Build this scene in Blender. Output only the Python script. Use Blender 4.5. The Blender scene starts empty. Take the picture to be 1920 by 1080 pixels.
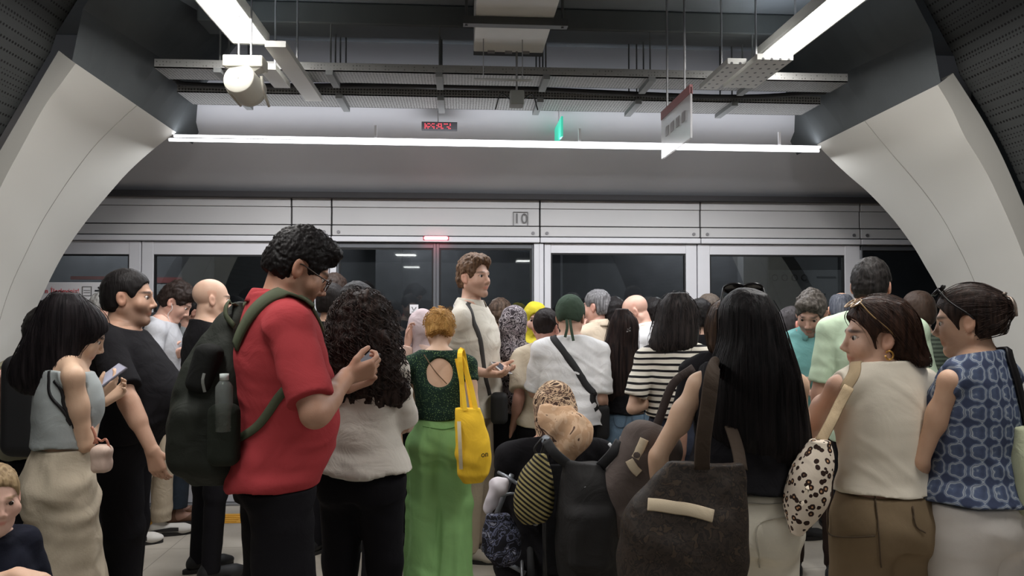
import bpy, math, random, time
import numpy as np
from math import sin, cos, pi, radians as R
C = bpy.context.scene.collection
sc = bpy.context.scene
T00 = time.time()
# ---------------------------------------------------------------- camera
F = 1400.0            # focal length in pixels of the 1920 wide frame
CH = 1.5              # camera height
PSI = math.atan(95 / F)      # turned slightly right of the platform doors' normal
PIT = math.atan(35 / F)
cam = bpy.data.cameras.new('camera'); co = bpy.data.objects.new('camera', cam); C.objects.link(co)
cam.sensor_width = 36; cam.lens = 36 * F / 1920; cam.clip_start = .05; cam.clip_end = 100
co.location = (0, 0, CH); co.rotation_euler = (pi / 2 + PIT, 0, -PSI); sc.camera = co
vs = sc.view_settings; vs.view_transform = 'Standard'; vs.look = 'None'; vs.gamma = 1; vs.exposure = 0.15
vs.use_curve_mapping = False
w = bpy.data.worlds.new('station air'); sc.world = w; w.use_nodes = True
w.node_tree.nodes['Background'].inputs[0].default_value = (.88, .93, 1.0, 1)
w.node_tree.nodes['Background'].inputs[1].default_value = .16
sc.cycles.max_bounces = 6; sc.cycles.diffuse_bounces = 3; sc.cycles.glossy_bounces = 3; sc.cycles.transparent_max_bounces = 12
sc.cycles.use_denoising = True
def area(name, loc, sx, sy, power, col=(1, .97, .93), rot=(0, 0, 0), parent=None):
    l = bpy.data.lights.new(name, 'AREA'); l.shape = 'RECTANGLE'; l.size = sx; l.size_y = sy; l.energy = power; l.color = col
    o = bpy.data.objects.new(name, l); C.objects.link(o); o.location = loc; o.rotation_euler = rot
    if parent: o.parent = parent
    return o

def W(px, py, D):
    """world point seen at pixel (px,py) at horizontal distance D ahead of the camera"""
    a, b = (px - 960) / F, (540 - py) / F
    fw = cos(PIT) - b * sin(PIT); up = sin(PIT) + b * cos(PIT)
    k = D / fw; r = a * k
    return np.array([r * cos(PSI) + D * sin(PSI), -r * sin(PSI) + D * cos(PSI), CH + up * k])
def WY(px, py, Y):
    """world point seen at pixel (px,py) on the plane y=Y"""
    p = W(px, py, 1.0); k = Y / p[1]
    return np.array([p[0] * k, Y, CH + (p[2] - CH) * k])
def WZ(px, py, Z):
    p = W(px, py, 1.0); k = (Z - CH) / (p[2] - CH)
    return np.array([p[0] * k, p[1] * k, Z])

# ---------------------------------------------------------------- materials
def lin(c): return tuple((x / 255 / 12.92 if x <= 10 else ((x / 255 + .055) / 1.055) ** 2.4) for x in c)
def node(nt, t, **kw):
    n = nt.nodes.new(t)
    for k, v in kw.items():
        if k.startswith('i_'):
            n.inputs[int(k[2:]) if k[2:].isdigit() else k[2:].replace('_', ' ')].default_value = v
        else: setattr(n, k, v)
    return n
def base(name, rough=.8, spec=.3):
    m = bpy.data.materials.new(name); m.use_nodes = True; nt = m.node_tree; b = nt.nodes['Principled BSDF']
    b.inputs['Roughness'].default_value = rough; b.inputs['Specular IOR Level'].default_value = spec
    return m, nt, b
def ramp(nt, stops, interp='LINEAR'):
    r = nt.nodes.new('ShaderNodeValToRGB'); r.color_ramp.interpolation = interp
    e = r.color_ramp.elements
    while len(e) < len(stops): e.new(.5)
    for el, (p, c) in zip(e, stops): el.position = p; el.color = (*c, 1)
    return r
def coords(nt, scale=(1, 1, 1), rot=(0, 0, 0), kind='Object'):
    tc = nt.nodes.new('ShaderNodeTexCoord'); mp = nt.nodes.new('ShaderNodeMapping')
    mp.inputs['Scale'].default_value = scale; mp.inputs['Rotation'].default_value = rot
    nt.links.new(tc.outputs[kind], mp.inputs[0]); return mp.outputs[0]
def bumpit(nt, b, src, strength, dist=.002):
    bm = nt.nodes.new('ShaderNodeBump'); bm.inputs['Strength'].default_value = strength; bm.inputs['Distance'].default_value = dist
    nt.links.new(src, bm.inputs['Height']); nt.links.new(bm.outputs[0], b.inputs['Normal'])
MC = {}
def plain(name, col, rough=.6, metal=0, emit=0, spec=.4, var=.06, sc_=6):
    """col in sRGB 0-255 of the surface itself"""
    if name in MC: return MC[name]
    m, nt, b = base(name, rough, spec); c = lin(col)
    b.inputs['Metallic'].default_value = metal
    n = node(nt, 'ShaderNodeTexNoise', i_Scale=sc_, i_Detail=4.0); nt.links.new(coords(nt), n.inputs[0])
    r = ramp(nt, [(.3, tuple(x * (1 - var) for x in c)), (.7, tuple(min(1, x * (1 + var)) for x in c))])
    nt.links.new(n.outputs[0], r.inputs[0]); nt.links.new(r.outputs[0], b.inputs['Base Color'])
    if emit:
        b.inputs['Emission Color'].default_value = (*c, 1); b.inputs['Emission Strength'].default_value = emit
    MC[name] = m; return m
def fabric(name, col, rough=.9, crease=.5, weave=500, var=.08, fold=9):
    if name in MC: return MC[name]
    m, nt, b = base(name, rough, .15); c = lin(col); cd = coords(nt)
    n = node(nt, 'ShaderNodeTexNoise', i_Scale=5.0, i_Detail=5.0); nt.links.new(cd, n.inputs[0])
    r = ramp(nt, [(.3, tuple(x * (1 - var) for x in c)), (.7, tuple(min(1, x * (1 + var)) for x in c))])
    nt.links.new(n.outputs[0], r.inputs[0]); nt.links.new(r.outputs[0], b.inputs['Base Color'])
    f = node(nt, 'ShaderNodeTexNoise', i_Scale=float(fold), i_Detail=3.0, i_Distortion=1.2); nt.links.new(cd, f.inputs[0])
    g = node(nt, 'ShaderNodeTexNoise', i_Scale=float(weave), i_Detail=1.0); nt.links.new(cd, g.inputs[0])
    a = node(nt, 'ShaderNodeMath', operation='MULTIPLY_ADD'); nt.links.new(g.outputs[0], a.inputs[0]); a.inputs[1].default_value = .06
    nt.links.new(f.outputs[0], a.inputs[2]); bumpit(nt, b, a.outputs[0], crease, .02)
    MC[name] = m; return m
def hairmat(name, col, col2=None, rough=.52, sx=90, sz=5, spec=.14):
    if name in MC: return MC[name]
    m, nt, b = base(name, rough, spec); c = tuple(x * .62 for x in lin(col)); c2 = tuple(x * .72 for x in lin(col2)) if col2 else tuple(x * 1.8 for x in c)
    n = node(nt, 'ShaderNodeTexNoise', i_Scale=1.0, i_Detail=4.0, i_Distortion=.4); nt.links.new(coords(nt, (sx, sx, sz)), n.inputs[0])
    r = ramp(nt, [(.35, c), (.75, c2)]); nt.links.new(n.outputs[0], r.inputs[0]); nt.links.new(r.outputs[0], b.inputs['Base Color'])
    bumpit(nt, b, n.outputs[0], .7, .006); MC[name] = m; return m
def skinmat():
    if 'skin' in MC: return MC['skin']
    m, nt, b = base('skin', .5, .35)
    a = node(nt, 'ShaderNodeVertexColor', layer_name='Col')
    n = node(nt, 'ShaderNodeTexNoise', i_Scale=22.0, i_Detail=5.0); nt.links.new(coords(nt), n.inputs[0])
    r = ramp(nt, [(.3, (.93, .88, .86)), (.7, (1, 1, 1))]); nt.links.new(n.outputs[0], r.inputs[0])
    mx = node(nt, 'ShaderNodeMix', data_type='RGBA', blend_type='MULTIPLY'); mx.inputs[0].default_value = 1
    nt.links.new(a.outputs[0], mx.inputs[6]); nt.links.new(r.outputs[0], mx.inputs[7]); nt.links.new(mx.outputs[2], b.inputs['Base Color'])
    b.inputs['Subsurface Weight'].default_value = .0
    n2 = node(nt, 'ShaderNodeTexNoise', i_Scale=350.0); nt.links.new(coords(nt), n2.inputs[0]); bumpit(nt, b, n2.outputs[0], .15, .002)
    MC['skin'] = m; return m

# ---------------------------------------------------------------- meshes
def link(name, verts, faces, mat, parent=None, smooth=True):
    me = bpy.data.meshes.new(name); verts = np.asarray(verts, dtype=np.float32)
    if isinstance(faces, np.ndarray) and faces.ndim == 2:
        n, k = faces.shape
        me.vertices.add(len(verts)); me.vertices.foreach_set('co', verts.ravel())
        me.loops.add(n * k); me.loops.foreach_set('vertex_index', faces.astype(np.int32).ravel())
        me.polygons.add(n); me.polygons.foreach_set('loop_start', np.arange(0, n * k, k, dtype=np.int32))
        me.polygons.foreach_set('loop_total', np.full(n, k, dtype=np.int32)); me.update(calc_edges=True)
    else: me.from_pydata([tuple(v) for v in verts], [], [tuple(f) for f in faces]); me.update()
    if smooth: me.polygons.foreach_set('use_smooth', np.ones(len(me.polygons), dtype=bool))
    o = bpy.data.objects.new(name, me); C.objects.link(o)
    if mat: me.materials.append(mat)
    if parent is not None: o.parent = parent
    return o
def tag(o, label=None, cat=None, group=None, kind=None):
    for k, v in (('label', label), ('category', cat), ('group', group), ('kind', kind)):
        if v: o[k] = v
    return o
def empty(name, loc=(0, 0, 0), rz=0, label=None, cat=None, group=None):
    o = bpy.data.objects.new(name, None); C.objects.link(o); o.location = [float(x) for x in loc]; o.rotation_euler = (0, 0, rz); o.empty_display_size = .1
    return tag(o, label, cat, group)
class MB:
    """collects boxes, tubes, prisms into one mesh"""
    def __init__(s): s.v = []; s.f = []
    def add(s, v, f):
        n = len(s.v); s.v += [tuple(map(float, p)) for p in v]; s.f += [tuple(int(i) + n for i in q) for q in f]; return s
    def box(s, lo, hi, bev=0.0):
        (a, b, c), (d, e, f) = lo, hi
        if bev <= 0:
            return s.add([(a, b, c), (d, b, c), (d, e, c), (a, e, c), (a, b, f), (d, b, f), (d, e, f), (a, e, f)],
                  [(0, 3, 2, 1), (4, 5, 6, 7), (0, 1, 5, 4), (1, 2, 6, 5), (2, 3, 7, 6), (3, 0, 4, 7)])
        import bmesh
        bm = bmesh.new(); bmesh.ops.create_cube(bm, size=1)
        for v in bm.verts: v.co = ((a + d) / 2 + v.co.x * (d - a), (b + e) / 2 + v.co.y * (e - b), (c + f) / 2 + v.co.z * (f - c))
        bmesh.ops.bevel(bm, geom=bm.edges[:], offset=bev, segments=2, affect='EDGES', profile=.5)
        bm.verts.index_update(); s.add([v.co[:] for v in bm.verts], [[v.index for v in q.verts] for q in bm.faces]); bm.free(); return s
    def tube(s, pts, r, n=8, cap=True):
        pts = [np.array(p, float) for p in pts]; rr = r if hasattr(r, '__len__') else [r] * len(pts)
        v = []; f = []; up = None
        for i, p in enumerate(pts):
            t = pts[min(i + 1, len(pts) - 1)] - pts[max(i - 1, 0)]; t = t / (np.linalg.norm(t) + 1e-9)
            if up is None:
                up = np.array([0, 0, 1.]) if abs(t[2]) < .9 else np.array([1., 0, 0])
            a = up - t * np.dot(up, t); a /= np.linalg.norm(a) + 1e-9; up = a; b = np.cross(t, a)
            for k in range(n):
                q = 2 * pi * k / n; v.append(p + rr[i] * (a * cos(q) + b * sin(q)))
        for i in range(len(pts) - 1):
            for k in range(n):
                k2 = (k + 1) % n; f.append((i * n + k, i * n + k2, (i + 1) * n + k2, (i + 1) * n + k))
        if cap: f.append(tuple(range(n - 1, -1, -1))); f.append(tuple((len(pts) - 1) * n + k for k in range(n)))
        return s.add(v, f)
    def ribbon(s, pts, nrm, wd, th):
        """strap: flat band through pts, lying against surface normals nrm"""
        pts = np.array(pts, float); v = []; f = []; n = len(pts)
        wds = wd if hasattr(wd, '__len__') else [wd] * n
        for i in range(n):
            t = pts[min(i + 1, n - 1)] - pts[max(i - 1, 0)]; t = t / (np.linalg.norm(t) + 1e-9)
            m = np.array(nrm[i], float); m = m - t * np.dot(m, t); m /= np.linalg.norm(m) + 1e-9; b = np.cross(t, m)
            for (x, y) in ((-.5, 0), (-.42, 1), (.42, 1), (.5, 0)): v.append(pts[i] + b * x * wds[i] + m * y * th)
        for i in range(n - 1):
            for k in range(4): f.append((i * 4 + k, i * 4 + (k + 1) % 4, i * 4 + 4 + (k + 1) % 4, i * 4 + 4 + k))
        f.append((3, 2, 1, 0)); f.append(tuple(4 * n - 4 + k for k in range(4)))
        return s.add(v, f)
    def sheet(s, grid):
        """grid of points [i][j] -> quads"""
        m, n = len(grid), len(grid[0])
        return s.add([p for r in grid for p in r], [(i * n + j, i * n + j + 1, i * n + n + j + 1, i * n + n + j) for i in range(m - 1) for j in range(n - 1)])
    def build(s, name, mat, parent=None, smooth=False, sub=0):
        o = link(name, s.v, s.f, mat, parent, smooth)
        if sub:
            md = o.modifiers.new('round', 'SUBSURF'); md.levels = sub; md.render_levels = sub
        return o
def spline(pts, n=24):
    p = np.array(pts, float); m = len(p)
    if m == 2: return np.array([p[0] + (p[1] - p[0]) * t for t in np.linspace(0, 1, n)])
    q = np.vstack([2 * p[0] - p[1], p, 2 * p[-1] - p[-2]]); out = []
    for u in np.linspace(0, m - 1 - 1e-6, n):
        i = int(u); t = u - i; a, b, c, d = q[i:i + 4]
        out.append(.5 * (2 * b + (c - a) * t + (2 * a - 5 * b + 4 * c - d) * t * t + (3 * b - a - 3 * c + d) * t ** 3))
    return np.array(out)

# ---------------------------------------------------------------- noise
_rs = np.random.RandomState(7); _LAT = _rs.rand(32, 32, 32).astype(np.float32)
def noise(P, f, seed=0):
    q = P * np.asarray(f, np.float32) + seed * 7.31; i = np.floor(q).astype(int); t = q - i; t = t * t * (3 - 2 * t)
    i0 = i & 31; i1 = (i + 1) & 31; x, y, z = t[..., 0], t[..., 1], t[..., 2]
    def L(a, b, c): return _LAT[a, b, c]
    c00 = L(i0[..., 0], i0[..., 1], i0[..., 2]) * (1 - x) + L(i1[..., 0], i0[..., 1], i0[..., 2]) * x
    c10 = L(i0[..., 0], i1[..., 1], i0[..., 2]) * (1 - x) + L(i1[..., 0], i1[..., 1], i0[..., 2]) * x
    c01 = L(i0[..., 0], i0[..., 1], i1[..., 2]) * (1 - x) + L(i1[..., 0], i0[..., 1], i1[..., 2]) * x
    c11 = L(i0[..., 0], i1[..., 1], i1[..., 2]) * (1 - x) + L(i1[..., 0], i1[..., 1], i1[..., 2]) * x
    return ((c00 * (1 - y) + c10 * y) * (1 - z) + (c01 * (1 - y) + c11 * y) * z) * 2 - 1

# ---------------------------------------------------------------- distance fields -> meshes
class Fld:
    def __init__(s, lo, hi, h):
        s.lo = np.array(lo, np.float32); s.h = h; s.n = np.ceil((np.array(hi) - s.lo) / h).astype(int) + 1
        s.F = np.full(s.n, .15, np.float32)
    def _sub(s, lo, hi):
        a = np.clip(np.floor((np.array(lo) - s.lo) / s.h).astype(int), 0, s.n); b = np.clip(np.ceil((np.array(hi) - s.lo) / s.h).astype(int) + 1, 0, s.n)
        if (b <= a).any(): return None
        ax = [(s.lo[k] + s.h * np.arange(a[k], b[k])).astype(np.float32) for k in range(3)]
        P = np.stack(np.meshgrid(*ax, indexing='ij'), -1)
        return (slice(a[0], b[0]), slice(a[1], b[1]), slice(a[2], b[2])), P
    def add(s, prim, k=.02, off=0.0, op='+'):
        fn, lo, hi = prim; e = off + k + .012
        r = s._sub(np.array(lo) - e, np.array(hi) + e)
        if r is None: return s
        sl, P = r; d = fn(P) - off; A = s.F[sl]
        if op == '+':
            if k > 0:
                hh = np.clip(.5 + .5 * (A - d) / k, 0, 1); s.F[sl] = A + (d - A) * hh - k * hh * (1 - hh)
            else: s.F[sl] = np.minimum(A, d)
        else:
            if k > 0:
                d = -d; hh = np.clip(.5 - .5 * (A - d) / k, 0, 1); s.F[sl] = A + (d - A) * hh + k * hh * (1 - hh)
            else: s.F[sl] = np.maximum(A, -d)
        return s
    def adds(s, prims, k=.02, off=0.0):
        for p in prims: s.add(p, k, off)
        return s
    def cut(s, fn):
        """keep where fn(P)<0"""
        _, P = s._sub(s.lo, s.lo + s.h * (s.n - 1)); s.F = np.maximum(s.F, fn(P).astype(np.float32)); return s
    def at(s, P):
        q = (np.asarray(P) - s.lo) / s.h; q = np.clip(q, 0, np.array(s.n) - 1.001); i = q.astype(int); t = q - i; r = 0
        for a in (0, 1):
            for b in (0, 1):
                for c in (0, 1):
                    wgt = (t[:, 0] if a else 1 - t[:, 0]) * (t[:, 1] if b else 1 - t[:, 1]) * (t[:, 2] if c else 1 - t[:, 2])
                    r = r + wgt * s.F[i[:, 0] + a, i[:, 1] + b, i[:, 2] + c]
        return r
    def grad(s, P):
        e = s.h * 1.5; g = np.stack([s.at(P + np.eye(3)[k] * e) - s.at(P - np.eye(3)[k] * e) for k in range(3)], 1)
        return g / (np.linalg.norm(g, axis=1, keepdims=True) + 1e-9)
    def snap(s, P, off=.003, it=10):
        """pull points on to the surface (+off)"""
        P = np.array(P, float)
        for _ in range(it):
            P = P - s.grad(P) * np.clip((s.at(P) - off), -.05, .05)[:, None]
        return P, s.grad(P)
    def surf(s):
        Fv = s.F; Fv[0] = Fv[-1] = .1; Fv[:, 0] = Fv[:, -1] = .1; Fv[:, :, 0] = Fv[:, :, -1] = .1
        S = Fv < 0; nx, ny, nz = Fv.shape
        cnt = np.zeros((nx - 1, ny - 1, nz - 1), np.int8)
        cor = [(a, b, c) for a in (0, 1) for b in (0, 1) for c in (0, 1)]
        for a, b, c in cor: cnt += S[a:nx - 1 + a, b:ny - 1 + b, c:nz - 1 + c]
        act = np.argwhere((cnt > 0) & (cnt < 8)); idx = np.full(cnt.shape, -1, np.int32); idx[tuple(act.T)] = np.arange(len(act))
        V = {c: Fv[act[:, 0] + c[0], act[:, 1] + c[1], act[:, 2] + c[2]] for c in cor}
        acc = np.zeros((len(act), 3)); num = np.zeros(len(act))
        for c0 in cor:
            for ax in range(3):
                if c0[ax]: continue
                c1 = list(c0); c1[ax] = 1; c1 = tuple(c1); a, b = V[c0], V[c1]; m = (a < 0) != (b < 0)
                t = np.where(m, a / np.where(m, a - b, 1), 0)
                for k in range(3): acc[:, k] += np.where(m, c0[k] + (t if k == ax else 0), 0)
                num += m
        P = s.lo + s.h * (act + acc / num[:, None]); Q = []
        for ax in range(3):
            u, v = (ax + 1) % 3, (ax + 2) % 3
            sl0 = [slice(None)] * 3; sl1 = [slice(None)] * 3; sl0[ax] = slice(0, -1); sl1[ax] = slice(1, None)
            A, B = S[tuple(sl0)], S[tuple(sl1)]; e = np.argwhere(A != B)
            e = e[(e[:, u] > 0) & (e[:, v] > 0)]; ins = A[tuple(e.T)]
            def g(du, dv):
                q = e.copy(); q[:, u] -= du; q[:, v] -= dv; return idx[tuple(q.T)]
            q = np.stack([g(1, 1), g(0, 1), g(0, 0), g(1, 0)], 1); q[~ins] = q[~ins][:, ::-1]; Q.append(q)
        return P, np.vstack(Q)
    def mesh(s, name, mat, parent=None, disp=None, xf=None, col=None, smooth_it=0):
        P, Q = s.surf()
        if disp is not None:
            N = s.grad(P); P = P + N * disp(P)[:, None]
        cc = col(P) if col is not None else None
        if xf is not None: P = xf(P)
        o = link(name, P, Q, mat, parent)
        if cc is not None:
            a = o.data.color_attributes.new('Col', 'FLOAT_COLOR', 'POINT')
            a.data.foreach_set('color', np.hstack([cc, np.ones((len(cc), 1))]).astype(np.float32).ravel())
        return o

def cone(a, b, ra, rb, flat=False):
    a = np.array(a, np.float32); b = np.array(b, np.float32); r = max(ra, rb)
    ab = b - a; L2 = float(ab @ ab) + 1e-9
    def fn(P):
        pa = P - a; t = (pa @ ab) / L2; tc = np.clip(t, 0, 1)
        d = np.sqrt(np.sum((pa - tc[..., None] * ab) ** 2, -1)) - (ra + (rb - ra) * tc)
        return np.maximum(d, (t - 1) * math.sqrt(L2)) if flat else d
    return fn, np.minimum(a, b) - r, np.maximum(a, b) + r
def ell(c, r, Rm=None):
    c = np.array(c, np.float32); r = np.array(r, np.float32); m = float(r.max())
    def fn(P):
        q = P - c
        if Rm is not None: q = q @ Rm
        k0 = np.sqrt(np.sum((q / r) ** 2, -1)); k1 = np.sqrt(np.sum((q / (r * r)) ** 2, -1)) + 1e-9
        return np.where(k0 < .05, -r.min(), k0 * (k0 - 1) / k1)
    return fn, c - m, c + m
def rbox(c, hs, rad, Rm=None):
    c = np.array(c, np.float32); hs = np.array(hs, np.float32); m = float(np.linalg.norm(hs))
    def fn(P):
        q = P - c
        if Rm is not None: q = q @ Rm
        q = np.abs(q) - (hs - rad)
        return np.sqrt(np.sum(np.maximum(q, 0) ** 2, -1)) + np.minimum(q.max(-1), 0) - rad
    return fn, c - m, c + m
def loft(secs, n=2.3, Rm=None, org=None):
    """stack of (z, x, y, rx, ry) ellipses; optional rigid frame (Rm about org)"""
    S = np.array(sorted(secs), float); zz = np.linspace(S[0, 0], S[-1, 0], 80)
    D = np.array([[np.interp(z, S[:, 0], S[:, k]) for k in range(1, 5)] for z in zz])
    w_ = max(1, int(80 / len(S) * .45)); ker = np.ones(2 * w_ + 1) / (2 * w_ + 1)
    D = np.stack([np.convolve(np.pad(D[:, k], w_, mode='edge'), ker, 'valid') for k in range(4)], 1)
    lo = np.array([(D[:, 0] - D[:, 2]).min(), (D[:, 1] - D[:, 3]).min(), zz[0]]); hi = np.array([(D[:, 0] + D[:, 2]).max(), (D[:, 1] + D[:, 3]).max(), zz[-1]])
    if Rm is not None:
        cs = np.array([[x, y, z] for x in (lo[0], hi[0]) for y in (lo[1], hi[1]) for z in (lo[2], hi[2])]); cs = (cs - org) @ Rm.T + org; lo, hi = cs.min(0), cs.max(0)
    def fn(P):
        q = P
        if Rm is not None: q = (P - org) @ Rm + org
        z = np.clip(q[..., 2], zz[0], zz[-1]); g = [np.interp(z, zz, D[:, k]).astype(np.float32) for k in range(4)]
        x = np.abs((q[..., 0] - g[0]) / g[2]); y = np.abs((q[..., 1] - g[1]) / g[3])
        k0 = (x ** n + y ** n) ** (1 / n)
        rr = np.sqrt((q[..., 0] - g[0]) ** 2 + (q[..., 1] - g[1]) ** 2)
        d = np.where(k0 > .3, rr * (1 - 1 / np.maximum(k0, .3)), -np.minimum(g[2], g[3]) * .7)
        dz = np.abs(q[..., 2] - z); return np.where(d > 0, np.sqrt(d * d + dz * dz), np.where(dz > 0, dz, d))
    return fn, lo, hi
def rot(yaw=0, pitch=0, roll=0):
    """degrees; yaw + turns to the right, pitch + looks down, roll + tips to the right; columns are the axes"""
    y, p, r = -R(yaw), -R(pitch), R(roll)
    Rz = np.array([[cos(y), -sin(y), 0], [sin(y), cos(y), 0], [0, 0, 1]])
    Rx = np.array([[1, 0, 0], [0, cos(p), -sin(p)], [0, sin(p), cos(p)]])
    Ry = np.array([[cos(r), 0, sin(r)], [0, 1, 0], [-sin(r), 0, cos(r)]])
    return Rz @ Rx @ Ry
# ================================================================ people
SECM = [(.46, 0, .0, .088, .066), (.50, 0, -.006, .097, .070), (.54, 0, -.004, .096, .068), (.60, 0, .0, .086, .062), (.66, 0, .002, .087, .064), (.72, 0, .002, .097, .068),
        (.76, 0, .0, .100, .064), (.795, 0, -.006, .090, .054), (.825, 0, -.010, .070, .042), (.845, 0, -.010, .04, .036)]
SECF = [(.46, 0, .0, .094, .068), (.50, 0, -.008, .104, .074), (.54, 0, -.006, .098, .068), (.60, 0, .0, .078, .056), (.65, 0, .002, .076, .056), (.72, 0, .006, .086, .064),
        (.76, 0, .002, .088, .058), (.795, 0, -.006, .078, .048), (.825, 0, -.010, .060, .038), (.845, 0, -.010, .034, .032)]
class Person: pass
def rotz(v, h):   # local -> world for heading h (deg, clockwise from +Y)
    a = R(h); v = np.asarray(v, float)
    return np.stack([v[..., 0] * cos(a) + v[..., 1] * sin(a), -v[..., 0] * sin(a) + v[..., 1] * cos(a), v[..., 2]], -1)
def unrotz(v, h): return rotz(v, -h)
PEOPLE = []
def person(px, d, H, h, label, sex='m', sec=None, wid=1.0, dep=1.0, belly=0, lean=0, head=(0, 0, 0), neck=.86, sw=None, arms=None, skin=(190, 140, 115), vox=.006,
           hair=None, top=None, bottom=None, shoes=(30, 30, 32), face=None, hs=None, feet=None, arm_r=1.0, seated=False, group=None, yaw=0, bust=0, seat_z=None, ankle=False, bz=.60):
    p = Person(); p.px, p.d, p.H, p.h = px, d, H, h; p.label = label
    p.foot = W(px, 575, d); p.foot[2] = 0
    if seat_z is not None: p.foot[2] = seat_z
    p.root = empty('person', p.foot, -R(h), label, 'person', group)
    s0 = H / 1.75; p.s = s0
    toL = lambda P: unrotz(np.asarray(P, float) - p.foot, h)
    p.toL = toL; p.L = lambda x, y, dd=0: toL(W(x, y, d + dd))
    p.toW = lambda P: rotz(P, h) + p.foot
    hip = np.array([0, 0, .52 * H]); Rt = rot(0, lean, 0)
    T = lambda v: (np.asarray(v, float) - hip) @ Rt.T + hip
    p.T = T; p.hip = hip; p.Rt = Rt
    S = sec or (SECM if sex == 'm' else SECF)
    wv = wid if isinstance(wid, (list, tuple)) else None
    secs = []
    for (z, x, y, rx, ry) in S:
        ww = np.interp(z, [.46, .60, .76, .82], wv) if wv else (wid if z < .8 else 1 + (wid - 1) * .5)
        dd_ = np.interp(z, [.46, .60, .76, .82], dep) if isinstance(dep, (list, tuple)) else dep
        b = belly * math.exp(-((z - bz) / .08) ** 2)
        secs.append((z * H, x * H, (y) * H + b * .5, rx * H * ww, ry * H * dd_ + b * .5))
    p.secs = secs
    tors = [loft(secs, 2.3, Rt, hip)]
    sw = (sw if sw is not None else (.108 if sex == 'm' else .098)) * H
    nb = np.array([0, -.012 * H, .835 * H]); NB = T(nb)
    sh = {}
    ar = s0 * arm_r * (1.0 if sex == 'm' else .84); p.ar = ar
    for q, nm in ((1, 'R'), (-1, 'L')):
        sh[nm] = T((q * sw, -.010 * H, .790 * H))
        tors.append(cone(T((q * .022 * H, -.014 * H, .838 * H)), sh[nm], .034 * s0, .047 * ar))
    p.sh = sh
    if bust:
        for q in (1, -1): tors.append(ell(T((q * .045 * H, .045 * H, .725 * H)), (.055 * s0, .05 * s0 * bust, .055 * s0)))
    p.tors = tors
    # arms
    ua, fa = .172 * H, .148 * H; arms = arms or {}; p.arm = {}
    for q, nm in ((1, 'R'), (-1, 'L')):
        A = dict(arms.get(nm, {})); Sx = sh[nm]
        def pt(v, default):
            if v is None: return np.array(default, float)
            if v[0] == 'l': return np.array(v[1:], float)
            return p.L(*v)
        tgt = pt(A.get('hand'), Sx + np.array([q * .05, .06, -(ua + fa) * .98]))
        hint = pt(A.get('elb'), Sx + np.array([q * .10, -.08, -ua]))
        v = tgt - Sx; L = np.linalg.norm(v); L = max(min(L, (ua + fa) * .985), abs(ua - fa) + .02); v = v / (np.linalg.norm(v) + 1e-9)
        wr = Sx + v * L; a_ = (ua * ua - fa * fa + L * L) / (2 * L); hh = math.sqrt(max(ua * ua - a_ * a_, 0))
        e = hint - Sx; e = e - v * (e @ v); e /= np.linalg.norm(e) + 1e-9
        el = Sx + v * a_ + e * hh
        fd = A.get('dir'); fd = (wr - el) if fd is None else (pt(fd, 0) - wr if fd[0] != 'v' else np.array(fd[1:], float)); fd = fd / np.linalg.norm(fd)
        pn = np.array(A.get('palm', (-q, .0, .0)), float); pn = pn - fd * (pn @ fd); pn /= np.linalg.norm(pn) + 1e-9
        p.arm[nm] = dict(S=Sx, E=el, W=wr, fd=fd, pn=pn, curl=A.get('curl', .35), on=A.get('on', True), spread=A.get('spread', 1.0))
    def hand(A, q):
        k = s0 * (1.0 if sex == 'm' else .9); out = []; w0 = A['W']; fd, pn = A['fd'], A['pn']; ac = np.cross(fd, pn)
        # ac points towards the thumb side
        ac = ac * (q)
        pc = w0 + fd * .045 * k
        lens = [.070, .078, .073, .058]; offs = [.030, .010, -.010, -.029]
        for i in range(4):
            kn = w0 + fd * (.088 - .004 * abs(i - 1)) * k + ac * offs[i] * k * A['spread']
            out.append((cone(w0 + ac * offs[i] * .5 * k, kn, .018 * k, .0125 * k), .012))
        for i in range(4):
            a = kn = w0 + fd * (.088 - .004 * abs(i - 1)) * k + ac * offs[i] * k * A['spread']; c = A['curl'] * (1 + .12 * i); ang = c * .6
            for j, fr in enumerate((.45, .32, .23)):
                dr = fd * cos(ang) + pn * sin(ang); b = a + dr * lens[i] * fr * k; out.append((cone(a, b, (.0095 - .001 * j) * k, (.0086 - .001 * j) * k), .002)); a = b; ang += c
        a = w0 + fd * .022 * k + ac * .022 * k + pn * .006 * k; b = a + (fd * .62 + ac * .68 + pn * .35) * .036 * k; c_ = b + (fd * .80 + ac * .25 + pn * .5) * .034 * k; e_ = c_ + (fd * .85 - ac * .05 + pn * .45) * .026 * k
        out += [(cone(a, b, .016 * k, .0125 * k), .008), (cone(b, c_, .0115 * k, .010 * k), .002), (cone(c_, e_, .010 * k, .008 * k), .002)]
        return out
    # head
    hs_ = (hs or (1.0 if sex == 'm' else .95)) * (.55 + .45 * s0) if hs is None else hs; p.hs = hs_
    hy, hp, hr = head
    nrot = rot(hy * .4, lean * .6 + hp * .55, hr * .5)
    HO = NB + nrot @ np.array([0, .018 * H, .092 * H * neck]); Rh = rot(hy, hp, hr); p.HO = HO; p.Rh = Rh
    hp_ = lambda v: HO + Rh @ (np.array(v, float) * hs_)
    p.hp = hp_
    fc = dict(nose=1.0, jaw=1.0, chin=1.0, brow=1.0, lips=1.0, beard=0, fat=0, ear=1.0); fc.update(face or {})
    E_ = lambda c, r: ell(hp_(c), np.array(r) * hs_, Rh); K_ = lambda a, b, ra, rb: cone(hp_(a), hp_(b), ra * hs_, rb * hs_)
    hd = [(E_((0, -.014, .034), (.075, .095, .084)), .0), (E_((0, .022, -.02), (.064, .070, .088)), .02)]
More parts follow.
